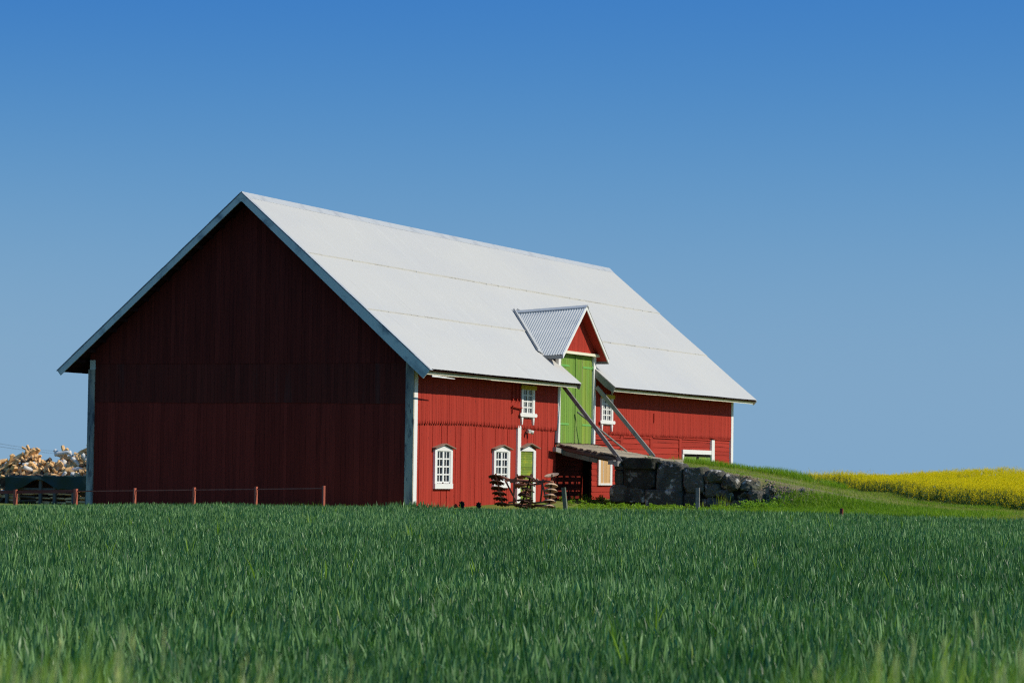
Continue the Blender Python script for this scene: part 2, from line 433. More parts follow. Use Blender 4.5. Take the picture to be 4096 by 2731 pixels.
def upright_boards(m, fixed, axis, a0, a1, zlo, zhi, depth, w=.155, jag=0, wob=.35, gap=.006):
    """a row of upright boards on the plane axis = fixed; zlo, zhi are functions of the position along the wall"""
    a = a0
    while a < a1 - .02:
        ww = min(w * random.uniform(1 - wob, 1 + wob), a1 - a)
        b0, b1 = a + gap / 2, a + ww - gap / 2
        d = depth + random.uniform(0, .006)
        mid = (b0 + b1) / 2
        z0, z1 = zlo(mid), None
        if jag:
            zz = z0 + random.uniform(-.012, .012)
            pts = [(b0, zz + jag), (b0 + (b1 - b0) * .22, zz), (b1 - (b1 - b0) * .22, zz), (b1, zz + jag), (b1, zhi(b1)), (b0, zhi(b0))]
        else:
            pts = [(b0, z0), (b1, z0), (b1, zhi(b1)), (b0, zhi(b0))]
        if axis == 'u':
            m.poly([(fixed, p, z) for p, z in pts], (d, 0, 0))
        else:
            m.poly([(p, fixed, z) for p, z in pts], (0, -d, 0))
        a += ww
    return m

LOWZ = lambda a: -.7
# gable siding, three bands of different age
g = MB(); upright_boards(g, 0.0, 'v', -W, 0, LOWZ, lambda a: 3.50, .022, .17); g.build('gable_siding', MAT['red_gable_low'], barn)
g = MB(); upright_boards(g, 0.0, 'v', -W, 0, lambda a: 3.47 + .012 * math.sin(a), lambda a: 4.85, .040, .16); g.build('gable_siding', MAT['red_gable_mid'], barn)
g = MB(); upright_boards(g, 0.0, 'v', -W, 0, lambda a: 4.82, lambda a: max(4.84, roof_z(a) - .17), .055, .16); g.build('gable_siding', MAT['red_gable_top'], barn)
# far gable and back wall
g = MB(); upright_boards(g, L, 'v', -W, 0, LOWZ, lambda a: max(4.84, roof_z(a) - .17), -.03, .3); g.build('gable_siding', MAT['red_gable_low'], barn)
g = MB(); upright_boards(g, -W, 'u', 0, L, LOWZ, lambda a: 5.1, -.03, .3); g.build('back_siding', MAT['red_v'], barn)
# long front wall
DOOR0, DOOR1 = 13.18, 16.62
jz = lambda a: 2.80 + .05 * math.exp(-((a - 4.2) / 3.0) ** 2) + .03 * math.sin(a * .21)
g = MB()
upright_boards(g, .024, 'u', .25, 12.93, jz, lambda a: 5.13, .072, .15, jag=.13, wob=.18, gap=.009)
g.build('upper_siding', MAT['red_v'], barn); g = MB()
upright_boards(g, .024, 'u', 16.90, 33.96, jz, lambda a: 5.13, .072, .15, jag=.13, wob=.18, gap=.009)
g.build('upper_siding', MAT['red_v'], barn)
g = MB()
upright_boards(g, .0, 'u', .25, 13.0, LOWZ, lambda a: jz(a) + .30, .020, .17, wob=.45, gap=.006)
a = .6
while a < 12.8:                                  # thin cover strips over some joints
    g.box(.018, .036 + random.uniform(0, .006), a, a + .035, -.7, 2.78)
    a += random.uniform(.4, 1.3)
g.build('lower_siding', MAT['red_v'], barn)
g = MB()
segs = [(16.80, 19.9), (20.2, 23.42), (23.72, 27.05), (27.4, 31.22), (31.68, 33.96)]
for (s0, s1) in segs:                            # lying boards, lapped, a little crooked
    z = -.7
    while z < 2.72:
        h = random.uniform(.17, .24)
        k0, k1 = random.uniform(-.018, .018), random.uniform(-.018, .018)
        sag = random.uniform(-.02, .01)
        n = 4
        for i in range(n):
            va, vb = s0 + (s1 - s0) * i / n, s0 + (s1 - s0) * (i + 1) / n
            fa, fb = i / n, (i + 1) / n
            za = z + k0 * (1 - fa) + k1 * fa + sag * 4 * fa * (1 - fa)
            zb = z + k0 * (1 - fb) + k1 * fb + sag * 4 * fb * (1 - fb)
            t = random.random() if i == 0 else t
            g.add([(.0, va, za), (.036, va, za), (.014, va, za + h + .03), (.0, va, za + h + .03), (.0, vb, zb), (.036, vb, zb), (.014, vb, zb + h + .03), (.0, vb, zb + h + .03)],
                  [(0, 1, 2, 3), (7, 6, 5, 4), (1, 5, 6, 2), (0, 4, 5, 1), (3, 2, 6, 7)], t)
        z += h
g.build('lapped_siding', MAT['red_h'], barn)
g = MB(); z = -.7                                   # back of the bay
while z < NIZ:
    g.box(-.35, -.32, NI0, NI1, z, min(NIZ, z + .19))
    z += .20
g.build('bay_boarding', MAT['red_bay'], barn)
g = MB(); g.box(-.02, .05, NI0 - .06, NI1 + .04, NIZ, NIZ + .24); g.build('bay_lintel', MAT['log_dark'], barn)
for v0 in (19.9, 23.42, 27.07):                  # red posts between the lapped fields
    g = MB(); g.box(.0, .058, v0, v0 + .3, -.7, jz(v0) + .04); g.build('wall_post', MAT['red_h'], barn)
g = MB()
for (s0, s1), dz in zip(segs, (-.22, -.10, -.07, -.05, -.03)):  # ledger boards whose shadow draws the dark line at the top
    for zz in ((2.80 + dz,) if s0 > 17 else (2.80 + dz, 2.36)):
        g = MB(); g.bar((.045, max(s0, 16.9), zz + random.uniform(-.02, .02)), (.045, s1, zz + random.uniform(-.02, .02)), .055, .05); g.build('ledger_board', MAT['red_h'], barn)

# corner boards
def corner(name, mat, boxes):
    m = MB()
    for b in boxes: m.box(*b)
    return m.build(name, mat, barn)
corner('corner_board', MAT['white_worn'], [(-.19, .112, -.085, -.02, -.7, 4.86)])
corner('corner_board', MAT['white'], [(.0, .115, -.018, .25, -.7, 4.9)])
corner('corner_board', MAT['white_worn'], [(-W - .06, -W + .20, -.085, -.02, -.7, 4.62)])
corner('corner_board', MAT['trim_old'], [(-W - .0, -W + .21, -.080, -.02, 4.62, 4.95)])
corner('corner_board', MAT['white'], [(.0, .115, 33.96, L + .06, -.7, 4.95)])
corner('corner_board', MAT['white'], [(.0, .125, 12.93, 13.17, 2.36, 5.80)]); corner('corner_board', MAT['white'], [(.0, .130, 16.63, 16.88, 2.36, 5.80)])

# ---- roof
def corr_slope(m, side, u_hi, u_lo, v0, v1, lift, pitch=.11, amp=.009, tint=.5):
    """a corrugated sheet running down one slope, waves along v; side 1 front, -1 back"""
    n = int((v1 - v0) / pitch * 4)
    vs, fs = [], []
    nx, nz = SLOPE / math.hypot(1, SLOPE), 1 / math.hypot(1, SLOPE)
    for i in range(n + 1):
        v = v0 + (v1 - v0) * i / n
        d = amp * math.sin(2 * math.pi * (v / pitch)) + lift
        for j, u in enumerate((u_hi, (u_hi + u_lo) / 2, u_lo)):
            sag = -.022 * math.sin(math.pi * (v + RAKE) / (L + 2 * RAKE)) if True else 0
            wv = .012 * math.sin(v * .9 + u) * (1 if j else .3)
            dd = d + (.022 if j == 2 else 0) + wv * .5
            x = u if side > 0 else -W - u
            vs.append((x + side * nx * dd, v, roof_z(u) + nz * dd + sag))
    for i in range(n):
        for j in range(2):
            a, b = i * 3 + j, (i + 1) * 3 + j
            fs.append((a, a + 1, b + 1, b) if side > 0 else (a, b, b + 1, a + 1))
    m.add(vs, fs, tint, True)

r = MB()
T = [(-W / 2, -3.78), (-3.80, -1.50), (-1.52, None)]
for k, (uh, ul) in enumerate(T):
    if ul is not None:
        corr_slope(r, 1, uh, ul, -RAKE, L + RAKE, .012 - .0 * k, tint=.45 + .1 * k)
    else:
        corr_slope(r, 1, uh, EAVE_U, -RAKE, 13.12, .012, tint=.7)
        corr_slope(r, 1, uh, -.20, 13.12, 16.78, .012, tint=.7)
        corr_slope(r, 1, uh, EAVE_U, 16.78, L + RAKE, .012, tint=.7)
corr_slope(r, -1, -W / 2, EAVE_U + .03, -RAKE, L + RAKE, .012, pitch=.3)
roof = r.build('roof', MAT['roof'], barn)
# lap lines between the sheet rows
for ul in (-3.78, -1.50):
    s = MB()
    n = 60
    for i in range(n):
        va, vb = -RAKE + (L + 2 * RAKE) * i / n, -RAKE + (L + 2 * RAKE) * (i + 1) / n
        off = random.uniform(-.012, .012)
        z = roof_z(ul + off)
        s.box(ul + off - .035, ul + off + .024, va, vb, z - .03, z + .042)
    s.build('sheet_lap', MAT['seam'], roof)
# ridge cap
rc = MB()
n = 24
for i in range(n):
    va, vb = -RAKE - .02 + (L + 2 * RAKE + .04) * i / n, -RAKE - .02 + (L + 2 * RAKE + .04) * (i + 1) / n
    sg = lambda v: -.022 * math.sin(math.pi * (v + RAKE) / (L + 2 * RAKE))
    for sd in (1, -1):
        x0, x1 = -W / 2, -W / 2 + sd * .22
        rc.add([(x0, va, RIDGE_Z + .055 + sg(va)), (x1, va, RIDGE_Z - .163 + sg(va)), (x1, vb, RIDGE_Z - .163 + sg(vb)), (x0, vb, RIDGE_Z + .055 + sg(vb))],
               [(0, 1, 2, 3) if sd > 0 else (3, 2, 1, 0)])
rc.build('ridge_cap', MAT['roof_trim'], roof)
# boarding under the sheets
sf = MB()
def soffit(side, u_hi, u_lo, v0, v1):
    nx, nz = SLOPE / math.hypot(1, SLOPE), 1 / math.hypot(1, SLOPE)
    def P(u, v, d):
        x = u if side > 0 else -W - u
        return (x + side * nx * d, v, roof_z(u) + nz * d)
    sf.add([P(u_hi, v0, -.035), P(u_lo, v0, -.035), P(u_lo, v1, -.035), P(u_hi, v1, -.035), P(u_hi, v0, -.085), P(u_lo, v0, -.085), P(u_lo, v1, -.085), P(u_hi, v1, -.085)],
           [(0, 1, 2, 3), (7, 6, 5, 4), (0, 4, 5, 1), (1, 5, 6, 2), (2, 6, 7, 3), (3, 7, 4, 0)])
nb = 34
for i in range(nb):                               # boards lie along the barn
    u0 = -W / 2 + (EAVE_U + W / 2) * i / nb
    u1 = -W / 2 + (EAVE_U + W / 2) * (i + .97) / nb
    soffit(-1, u0, u1, -RAKE + .03, L + RAKE - .03)
    if u0 < -.25:
        soffit(1, u0, u1, -RAKE + .03, L + RAKE - .03)
    else:
        soffit(1, u0, u1, -RAKE + .03, 13.10)
        soffit(1, u0, u1, 16.80, L + RAKE - .03)
for k in range(16):                               # purlin ends under the rake on the shaded gable
    u = -W / 2 + (EAVE_U + W / 2 - .4) * (k + .5) / 16
    for sd in (1, -1):
        x = u if sd > 0 else -W - u
        sf.box(x - .05, x + .05, -RAKE + .08, .0, roof_z(u) - .24, roof_z(u) - .12)
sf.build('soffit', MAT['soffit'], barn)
# bargeboards
def barge(v0, v1, side, top_w, low_w, mat, u_end=EAVE_U + .03):
    m = MB()
    nx, nz = SLOPE / math.hypot(1, SLOPE), 1 / math.hypot(1, SLOPE)
    N = 10
    for i in range(N):
        ua, ub = -W / 2 + (u_end + W / 2) * i / N, -W / 2 + (u_end + W / 2) * (i + 1) / N
        wa, wb = top_w + (low_w - top_w) * i / N, top_w + (low_w - top_w) * (i + 1) / N
        def P(u, d):
            x = u if side > 0 else -W - u
            return (x + side * nx * d, v0, roof_z(u) + nz * d)
        m.poly([P(ua, .0), P(ub, .0), P(ub, -wb), P(ua, -wa)], (0, v1 - v0, 0), .5)
    return m.build('bargeboard', mat, barn)
barge(-RAKE - .035, -RAKE + .0, 1, .20, .36, MAT['trim_old'])
barge(-RAKE - .035, -RAKE + .0, -1, .20, .20, MAT['trim_old'])
barge(L + RAKE, L + RAKE + .035, 1, .20, .24, MAT['trim_old'])
barge(L + RAKE, L + RAKE + .035, -1, .20, .20, MAT['trim_old'])
m = MB(); m.poly([(-W / 2 - .22, -RAKE - .037, RIDGE_Z - .19), (-W / 2, -RAKE - .037, RIDGE_Z - .30), (-W / 2 + .22, -RAKE - .037, RIDGE_Z - .19), (-W / 2, -RAKE - .037, RIDGE_Z + .01)], (0, .03, 0)); m.build('apex_board', MAT['trim_old'], barn)
# zinc strips over the rakes
for side in (1, -1):
    m = MB()
    for i in range(12):
        ua = -W / 2 + (EAVE_U + .05 + W / 2) * i / 12; ub = -W / 2 + (EAVE_U + .05 + W / 2) * (i + 1) / 12
        nx, nz = SLOPE / math.hypot(1, SLOPE), 1 / math.hypot(1, SLOPE)
        def P(u, v, d):
            x = u if side > 0 else -W - u
            return (x + side * nx * d, v, roof_z(u) + nz * d)
        d = .034 + random.uniform(0, .01)
        q = [P(ua, -RAKE - .05, d), P(ub, -RAKE - .05, d), P(ub, -RAKE + .14, d), P(ua, -RAKE + .14, d)]
        m.poly(q, (-side * nx * .02, 0, -nz * .02))
    m.build('rake_flashing', MAT['roof_trim'], roof)
# eave boards
def eave_board(v0, v1):
    m = MB()
    N = max(2, int((v1 - v0) / 2.4))
    for i in range(N):
        va, vb = v0 + (v1 - v0) * i / N, v0 + (v1 - v0) * (i + 1) / N
        dz = random.uniform(-.008, .008)
        m.poly([(.735, va, 4.57 + dz), (.725, va, 4.42 + dz), (.695, va, 4.42 + dz), (.705, va, 4.57 + dz)], (0, vb - va, 0))
    return m.build('eave_board', MAT['fascia'], barn)
eave_board(-RAKE, 13.10); eave_board(16.80, L + RAKE)
m = MB()  # added strip, stands in for the sunlit lower edge of the eave board
m.poly([(.905, -.55, 4.34), (.905, 1.3, 4.325), (.905, 1.3, 4.345), (.905, .4, 4.38), (.905, -.55, 4.40)], (-.025, 0, 0))
m.build('lit_eave_strip', MAT['white'], barn)
# boards closing the notch that the hay doors cut into the eave
for v in (13.10, 16.78):
    m = MB()
    m.poly([(-.02, v, roof_z(-.02) - .02), (EAVE_U + .01, v, EAVE_Z - .02), (EAVE_U - .06, v, EAVE_Z - .22), (.45, v, roof_z(.45) - .34), (.0, v, roof_z(0) - .30)], (0, .03 if v < 15 else -.03, 0))
    m.build('notch_board', MAT['wood_grey'], barn)

# ---- windows
def sash(win, v0, v1, z0, z1, u=.05, rows=4):
    g = MB(); g.box(.045, .050, v0, v1, z0, z1, .5); g.build('pane', MAT['glass'], win)
    m = MB()
    vm = (v0 + v1) / 2
    for a, b in ((v0, v0 + .055), (vm - .065, vm + .065), (v1 - .055, v1)):
        m.box(.05, u + .034, a, b, z0, z1, .5)
    for a, b in ((v0 + .055, vm - .065), (vm + .065, v1 - .055)):
        mid = (a + b) / 2
        m.box(.05, u + .016, mid - .024, mid + .024, z0, z1, .5)
        for k in range(rows + 1):
            z = z0 + (z1 - z0) * k / rows
            hh = .024 if 0 < k < rows else .03
            m.box(.05, u + .024, a, b, z - hh, z + hh, .5)
    m.build('sash', MAT['white'], win)

def hood(win, vc, zc, half, drop, out=.17, mat='tile_brown'):
    m = MB()
    for sd in (-1, 1):
        m.poly([(.02, vc, zc + .03), (.02, vc + sd * half, zc - drop + .03), (.02, vc + sd * half, zc - drop - .005), (.02, vc, zc - .005)], (out, 0, 0))
    m.build('hood', MAT[mat], win)

def low_window(v0, v1, z0, z1):
    cw = .185
    m = MB()
    m.box(.0, .105, v0, v0 + cw, z0 + .18, z1); m.box(.0, .105, v1 - cw, v1, z0 + .18, z1)
    vc = (v0 + v1) / 2
    m.poly([(.0, v0, z1), (.0, v1, z1), (.0, vc, z1 + .16)], (.105, 0, 0))
    m.box(.0, .107, v0 + cw, v1 - cw, z1 - .055, z1)
    w = m.build('window', MAT['white'], barn)
    sl = MB(); sl.box(.0, .125, v0 - .01, v1 + .01, z0, z0 + .175); sl.build('sill', MAT['white'], w)
    sash(w, v0 + cw, v1 - cw, z0 + .22, z1 - .055)
    hood(w, vc, z1 + .18, (v1 - v0) / 2 + .10, .155)
low_window(1.75, 3.23, .63, 1.97)
low_window(6.88, 8.36, .66, 2.00)

def high_window(v0, v1, z0, z1):
    cw = .17
    k = MB(); k.box(.08, .100, v0 + .02, v1 - .02, z0 + .02, z1, .5); w = k.build('window', MAT['white'], barn)
    for a in (v0, v1 - cw):
        m = MB()
        m.box(.08, .165, a, a + cw, z0 + .02, z1)
        m.poly([(.09, a, z0 + .02), (.09, a + cw, z0 + .02), (.09, a + cw * .75, z0 - .14), (.09, a + cw * .62, z0 - .24), (.09, a + cw * .38, z0 - .24), (.09, a + cw * .25, z0 - .14)], (.074, 0, 0))
        m.poly([(.09, a + .04, z1), (.09, a + cw - .04, z1), (.09, a + cw - .06, z1 + .14), (.09, a + .06, z1 + .14)], (.06, 0, 0))
        m.build('casing', MAT['white'], w)
    b = MB()
    b.poly([(.165, v0 - .13, z0 + .05), (.165, v0 - .19, z0 + .115), (.165, v0 - .13, z0 + .18), (.165, v1 + .13, z0 + .18), (.165, v1 + .19, z0 + .115), (.165, v1 + .13, z0 + .05)], (.03, 0, 0))
    b.build('sill', MAT['white'], w)
    y = MB()
    y.poly([(.167, v0 - .09, z1 - .17), (.167, v0 - .13, z1 - .08), (.167, v0 - .09, z1 - .02), (.167, v1 + .09, z1 - .02), (.167, v1 + .13, z1 - .08), (.167, v1 + .09, z1 - .17)], (.03, 0, 0))
    y.build('head_board', MAT['yellow'], w)
    g = MB(); g.box(.100, .106, v0 + cw, v1 - cw, z0 + .18, z1 - .16, .5); g.build('pane', MAT['glass'], w)
    s_ = MB()
    a0, a1, q0, q1 = v0 + cw, v1 - cw, z0 + .18, z1 - .16
    vm = (a0 + a1) / 2
    for a, b_ in ((a0, a0 + .05), (vm - .06, vm + .06), (a1 - .05, a1)):
        s_.box(.106, .136, a, b_, q0, q1, .5)
    for a, b_ in ((a0 + .05, vm - .06), (vm + .06, a1 - .05)):
        mid = (a + b_) / 2
        s_.box(.106, .122, mid - .022, mid + .022, q0, q1, .5)
        for k2 in range(5):
            z = q0 + (q1 - q0) * k2 / 4
            s_.box(.106, .128, a, b_, z - .022, z + .022, .5)
    s_.build('sash', MAT['white'], w)
high_window(9.25, 10.51, 3.20, 4.42)
high_window(17.47, 18.75, 3.12, 4.34)

# small green door
d = MB()
z = -.7
while z < 1.98:
    h = min(random.uniform(.085, .115), 1.99 - z)
    d.box(.02, .055 + random.uniform(0, .006), 9.40, 10.58, z, z + h - .006)
    z += h
door = d.build('door', MAT['green_h'], barn)
m = MB()
m.box(.0, .10, 9.07, 9.38, -.7, 2.85)
m.poly([(.0, 9.07, 2.85), (.0, 9.38, 2.85), (.0, 9.36, 2.93), (.0, 9.12, 2.93)], (.10, 0, 0))
m.build('door_post', MAT['white'], barn)
m = MB()
m.box(.0, .10, 10.60, 10.84, -.7, 2.0)
m.poly([(.0, 9.40, 2.0), (.0, 10.86, 2.0), (.0, 10.13, 2.24)], (.10, 0, 0))
m.build('door_frame', MAT['white'], door)
hood(door, 10.16, 2.27, .84, .17, .20)
m = MB(); m.box(.055, .10, 10.50, 10.56, 1.0, 1.16); m.build('handle', MAT['rust_dark'], door)

# boarded window beyond the bridge
m = MB()
m.box(.03, .10, 17.38, 17.60, .76, 1.85); m.box(.03, .10, 18.68, 18.90, .76, 1.85); m.box(.03, .105, 17.60, 18.68, .76, .84)
w = m.build('boarded_window', MAT['white'], barn)
m = MB()
for a in (17.60, 17.96, 18.32):
    m.box(.035, .075, a + .006, a + .354, .84, 1.85)
m.build('board', MAT['new_wood'], w)
m = MB(); m.box(.075, .085, 17.945, 17.975, .84, 1.85); m.build('batten', MAT['white'], w)

# low doorway at the far end, half sunk behind the bank
m = MB()
m.box(.03, .12, 27.40, 31.20, 2.10, 2.28); m.box(.03, .10, 27.40, 27.60, -.6, 2.10)
fd = m.build('far_doorway', MAT['white'], barn)
m = MB(); m.box(.03, .125, 31.22, 31.62, -.6, 2.74); m.build('door_post', MAT['white'], fd)
m = MB(); m.box(.030, .045, 27.60, 31.20, -.6, 2.10, .5); m.build('dark_gap', MAT['inside'], fd)
for a0, a1 in ((27.62, 29.28), (29.62, 31.18)):
    m = MB(); upright_boards(m, .046, 'u', a0, a1, lambda a: -.6, lambda a: 1.98, .02, .16); m.build('door_leaf', MAT['green_door'], fd)

# hay doors: two tall leaves
def hay_leaf(v0, v1, hinge_side):
    m = MB()
    upright_boards(m, .02, 'u', v0, v1, lambda a: 2.36 + random.uniform(-.02, .02), lambda a: 5.74, .034, .19, wob=.25, gap=.010)
    o = m.build('hay_door', MAT['green_door'], barn)
    for z in (3.08, 5.30):
        h = MB()
        a, b = (v0 - .02, v0 + 1.0) if hinge_side < 0 else (v1 - 1.0, v1 + .02)
        h.box(.055, .072, a, b, z - .035, z + .035)
        h.tube([(.075, a + .02 if hinge_side < 0 else b - .02, z - .09), (.075, a + .02 if hinge_side < 0 else b - .02, z + .09)], .03)
        h.build('hinge', MAT['hinge'], o)
    return o
hay_leaf(13.18, 14.86, -1); hay_leaf(14.90, 16.62, 1)
m = MB(); m.box(.0, .02, 12.95, 16.85, 2.36, 6.0); m.build('door_backing', MAT['inside'], barn)
m = MB(); m.box(.05, .085, 14.83, 14.93, 2.38, 5.70, .5); m.build('door_batten', MAT['green_door'], barn)

# dormer over the hay doors
DV, DZ, DE0, DE1, DEZ = 14.72, 7.63, 12.32, 17.20, 5.66
DOUT = .44
dm = MB()
upright_boards(dm, .02, 'u', 12.95, 16.85, lambda a: 5.80, lambda a: max(5.82, (DZ - .13) - abs(a - DV) * (DZ - DEZ) / (DV - DE0 if a < DV else DE1 - DV)), .03, .16)
dorm = dm.build('dormer', MAT['red_v'], barn)
m = MB(); m.bar((.10, 12.95, 5.80), (.10, 17.05, 5.80), .13, .10); m.build('sill_beam', MAT['fascia'], dorm)
def dormer_slope(ve):
    """corrugated sheets from the ridge down to the eave at ve, cut off where they meet the barn roof"""
    m = MB()
    N, pitch, amp = 240, .105, .013
    s_ = 1 if ve > DV else -1
    run = abs(ve - DV)
    back = -2.60
    vs, fs = [], []
    K = 14
    for i in range(N + 1):
        u = back + (DOUT + .03 - back) * i / N
        d = amp * math.sin(2 * math.pi * u / pitch)
        for j in range(K + 1):
            f = j / K
            z = DZ + (DEZ - DZ) * f + d - (.20 * (DOUT - u) / 3)
            vs.append((u, DV + s_ * run * f, z))
    for i in range(N):
        for j in range(K):
            a, b = i * (K + 1) + j, (i + 1) * (K + 1) + j
            if all(vs[q][2] < roof_z(vs[q][0]) - .10 for q in (a, a + 1, b, b + 1)):
                continue
            fs.append((a, b, b + 1, a + 1) if s_ > 0 else (a, a + 1, b + 1, b))
    m.add(vs, fs, .5, True)
    o = m.build('dormer_roof', MAT['dormer_roof'], dorm)
    return o
dormer_slope(DE0); dormer_slope(DE1)
for ve in (DE0, DE1):                               # soffit boards of the dormer
    m = MB()
    f_ = lambda u: DV + (ve - DV)
    uu = DOUT - .02
    m.poly([(-.1, DV, DZ - .05), (-.1, ve, DEZ - .05), (-.1, ve, DEZ - .09), (-.1, DV, DZ - .09)], (uu + .1, 0, 0))
    m.build('dormer_soffit', MAT['red_v'], dorm)
for ve in (DE0, DE1):                               # rake boards
    m = MB(); w_ = .16
    m.poly([(DOUT - .02, DV, DZ + .02), (DOUT - .02, ve, DEZ + .02), (DOUT - .02, ve, DEZ - w_), (DOUT - .02, DV, DZ - w_)], (.035, 0, 0))
    m.build('rake_board', MAT['white'], dorm)
m = MB()
m.box(-.42, DOUT, DE0 - .01, DE0 + .03, DEZ - .17, DEZ - .03); m.build('eave_board', MAT['wood_grey'], dorm); m = MB(); m.box(-.42, DOUT, DE1 - .03, DE1 + .01, DEZ - .17, DEZ - .03)
m.build('eave_board', MAT['wood_grey'], dorm)
m = MB()
for sd in (-1, 1):
    m.poly([(-2.52, DV, DZ - .19), (-2.52, DV + sd * .14, DZ - .28), (-2.52, DV + sd * .14, DZ - .255), (-2.52, DV, DZ - .16)], (DOUT + 2.57, 0, .19))
m.build('ridge_cap', MAT['roof_trim'], dorm)
# zinc valleys where the dormer meets the roof
for ve in (DE0, DE1):
    m = MB()
    pA = Vector((-2.42, DV, roof_z(-2.42) + .04)); pB = Vector((-.40, ve, roof_z(-.40) + .04))
    d_ = (pB - pA).normalized(); nrm = Vector((SLOPE, 0, 1)).normalized(); side = d_.cross(nrm).normalized()
    sg = -1 if ve < DV else 1
    if side.y * sg < 0: side = -side
    m.add([pA - side * .05, pB - side * .05, pB + side * .24, pA + side * .24, pA - side * .05 + nrm * .02, pB - side * .05 + nrm * .02, pB + side * .24 + nrm * .02, pA + side * .24 + nrm * .02],
          [(0, 1, 2, 3), (7, 6, 5, 4), (0, 4, 5, 1), (1, 5, 6, 2), (2, 6, 7, 3), (3, 7, 4, 0)])
    m.add([pA + side * .22 + nrm * .02, pB + side * .22 + nrm * .02, pB + side * .25 + nrm * .07, pA + side * .25 + nrm * .07], [(0, 1, 2, 3), (3, 2, 1, 0)])
    m.build('valley_flashing', MAT['roof_trim'], dorm)
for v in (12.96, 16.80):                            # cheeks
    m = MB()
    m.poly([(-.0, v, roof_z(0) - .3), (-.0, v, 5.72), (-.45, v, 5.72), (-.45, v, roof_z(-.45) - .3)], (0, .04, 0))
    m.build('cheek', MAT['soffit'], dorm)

# floodlight and hay vent on the long wall
m = MB(); m.box(.03, .10, 9.98, 10.08, 2.68, 2.78)
m.tube([(.10, 9.96, 2.76), (.24, 9.90, 2.72)], [.05, .075]); m.tube([(.10, 10.10, 2.74), (.24, 10.20, 2.68)], [.05, .08])
m.build('wall_lamp', MAT['lamp'], barn)
m = MB()
m.box(.08, .095, 8.42, 9.19, 3.78, 4.50)
for a in (8.42, 8.78, 9.12): m.box(.09, .145, a, a + .07, 3.86, 4.50)
for k in range(7): m.box(.09, .125, 8.49, 9.12, 3.92 + k * .085, 3.95 + k * .085)
for a in (8.40, 8.80, 9.10): m.box(.09, .17, a, a + .06, 3.80, 3.90)
m.bar((.18, 8.35, 3.62), (.18, 9.22, 3.56), .05, .035); m.bar((.16, 8.38, 3.62), (.13, 8.44, 3.35), .04, .04); m.bar((.16, 9.16, 3.58), (.13, 9.20, 3.32), .04, .04)
m.build('hay_vent', MAT['red_v'], barn)
m = MB(); m.box(.09, .14, 23.65, 23.73, 3.35, 3.72); m.build('hook_board', MAT['red_v'], barn)

for o in list(barn.children):                       # the skin of the long wall sits back: outer faces at u = 0
    base = o.name.split('.')[0]
    if base in ('upper_siding', 'lower_siding', 'lapped_siding', 'wall_post', 'ledger_board', 'window', 'door', 'door_post', 'boarded_window', 'far_doorway',
                'hay_door', 'door_batten', 'door_backing', 'wall_lamp', 'hay_vent', 'hook_board', 'bay_boarding', 'bay_lintel') or (base == 'corner_board' and min(v.co.x for v in o.data.vertices) > -1):
        o.location.x -= .09

# ------------------------------------------------------------------ plank bridge, props, stone wall
bridge = thing('plank_bridge', (1.4, 14.9, 1.7), 'sagging grey plank bridge from the stone wall to the green hay doors', 'bridge')
deck_z = lambda u: 2.33 - .175 * u
m = MB()
u = .07
gaps = {.83: .085, 1.05: .13, 1.39: .085, 1.61: .13}
holes = sorted(gaps)
while u < 2.95:
    w_ = random.uniform(.14, .20)
    nxt = [h for h in holes if u < h < u + w_ + .08]
    u1 = u + w_
    if nxt:
        u1 = nxt[0]
    v0, v1 = 12.93 + random.uniform(-.06, .07), 16.92 + random.uniform(-.05, .05)
    th = .045
    dz = random.uniform(-.008, .008)
    m.poly([(u, v0, deck_z(u) + dz), (u1 - .004, v0, deck_z(u1) + dz), (u1 - .004, v0, deck_z(u1) - th + dz), (u, v0, deck_z(u) - th + dz)], (0, v1 - v0, 0))
    u = u1 + (gaps[nxt[0]] if nxt else 0)
m.box(2.9, 3.7, 13.0, 16.8, 1.70, 1.80)
m.build('deck', MAT['plank'], bridge)
for k, v in enumerate((13.06, 13.62, 14.25, 14.9, 15.5, 16.15, 16.78)):
    m = MB()
    rr = .125 if k == 0 else random.uniform(.09, .12)
    m.tube([(.06, v, deck_z(.06) - .05 - rr), (1.4, v + .02, deck_z(1.4) - .06 - rr), (2.75, v, deck_z(2.75) - .05 - rr)], [rr * 1.05, rr, rr * .92], 12)
    m.build('log_beam', MAT['log_dark'], bridge)
m = MB(); m.bar((.24, 12.98, 1.98), (1.62, 12.98, 1.68), .12, .16); m.build('under_beam', MAT['post_green'], bridge)
m = MB(); m.bar((.16, 12.28, 2.10), (.16, 13.10, 2.02), .14, .17); m.build('bearer', MAT['wood_grey'], bridge)
m = MB(); m.box(2.18, 2.40, 12.62, 13.3, 1.56, 1.72); m.box(2.42, 2.58, 12.58, 13.3, 1.50, 1.69); m.build('bearer', MAT['wood_grey'], bridge)
for k in range(34):
    uu = random.choice([.86, 1.08, 1.42, 1.64]) + random.uniform(-.04, .04); vv = random.uniform(13.0, 16.8)
    if (vv * 1.7) % 1 < .38: continue
    m = MB(); m.box(uu - .05, uu + .09, vv, vv + random.uniform(.05, .22), deck_z(uu) - .075, deck_z(uu) - .05)
    m.build('debris', MAT['log_dark'], bridge)

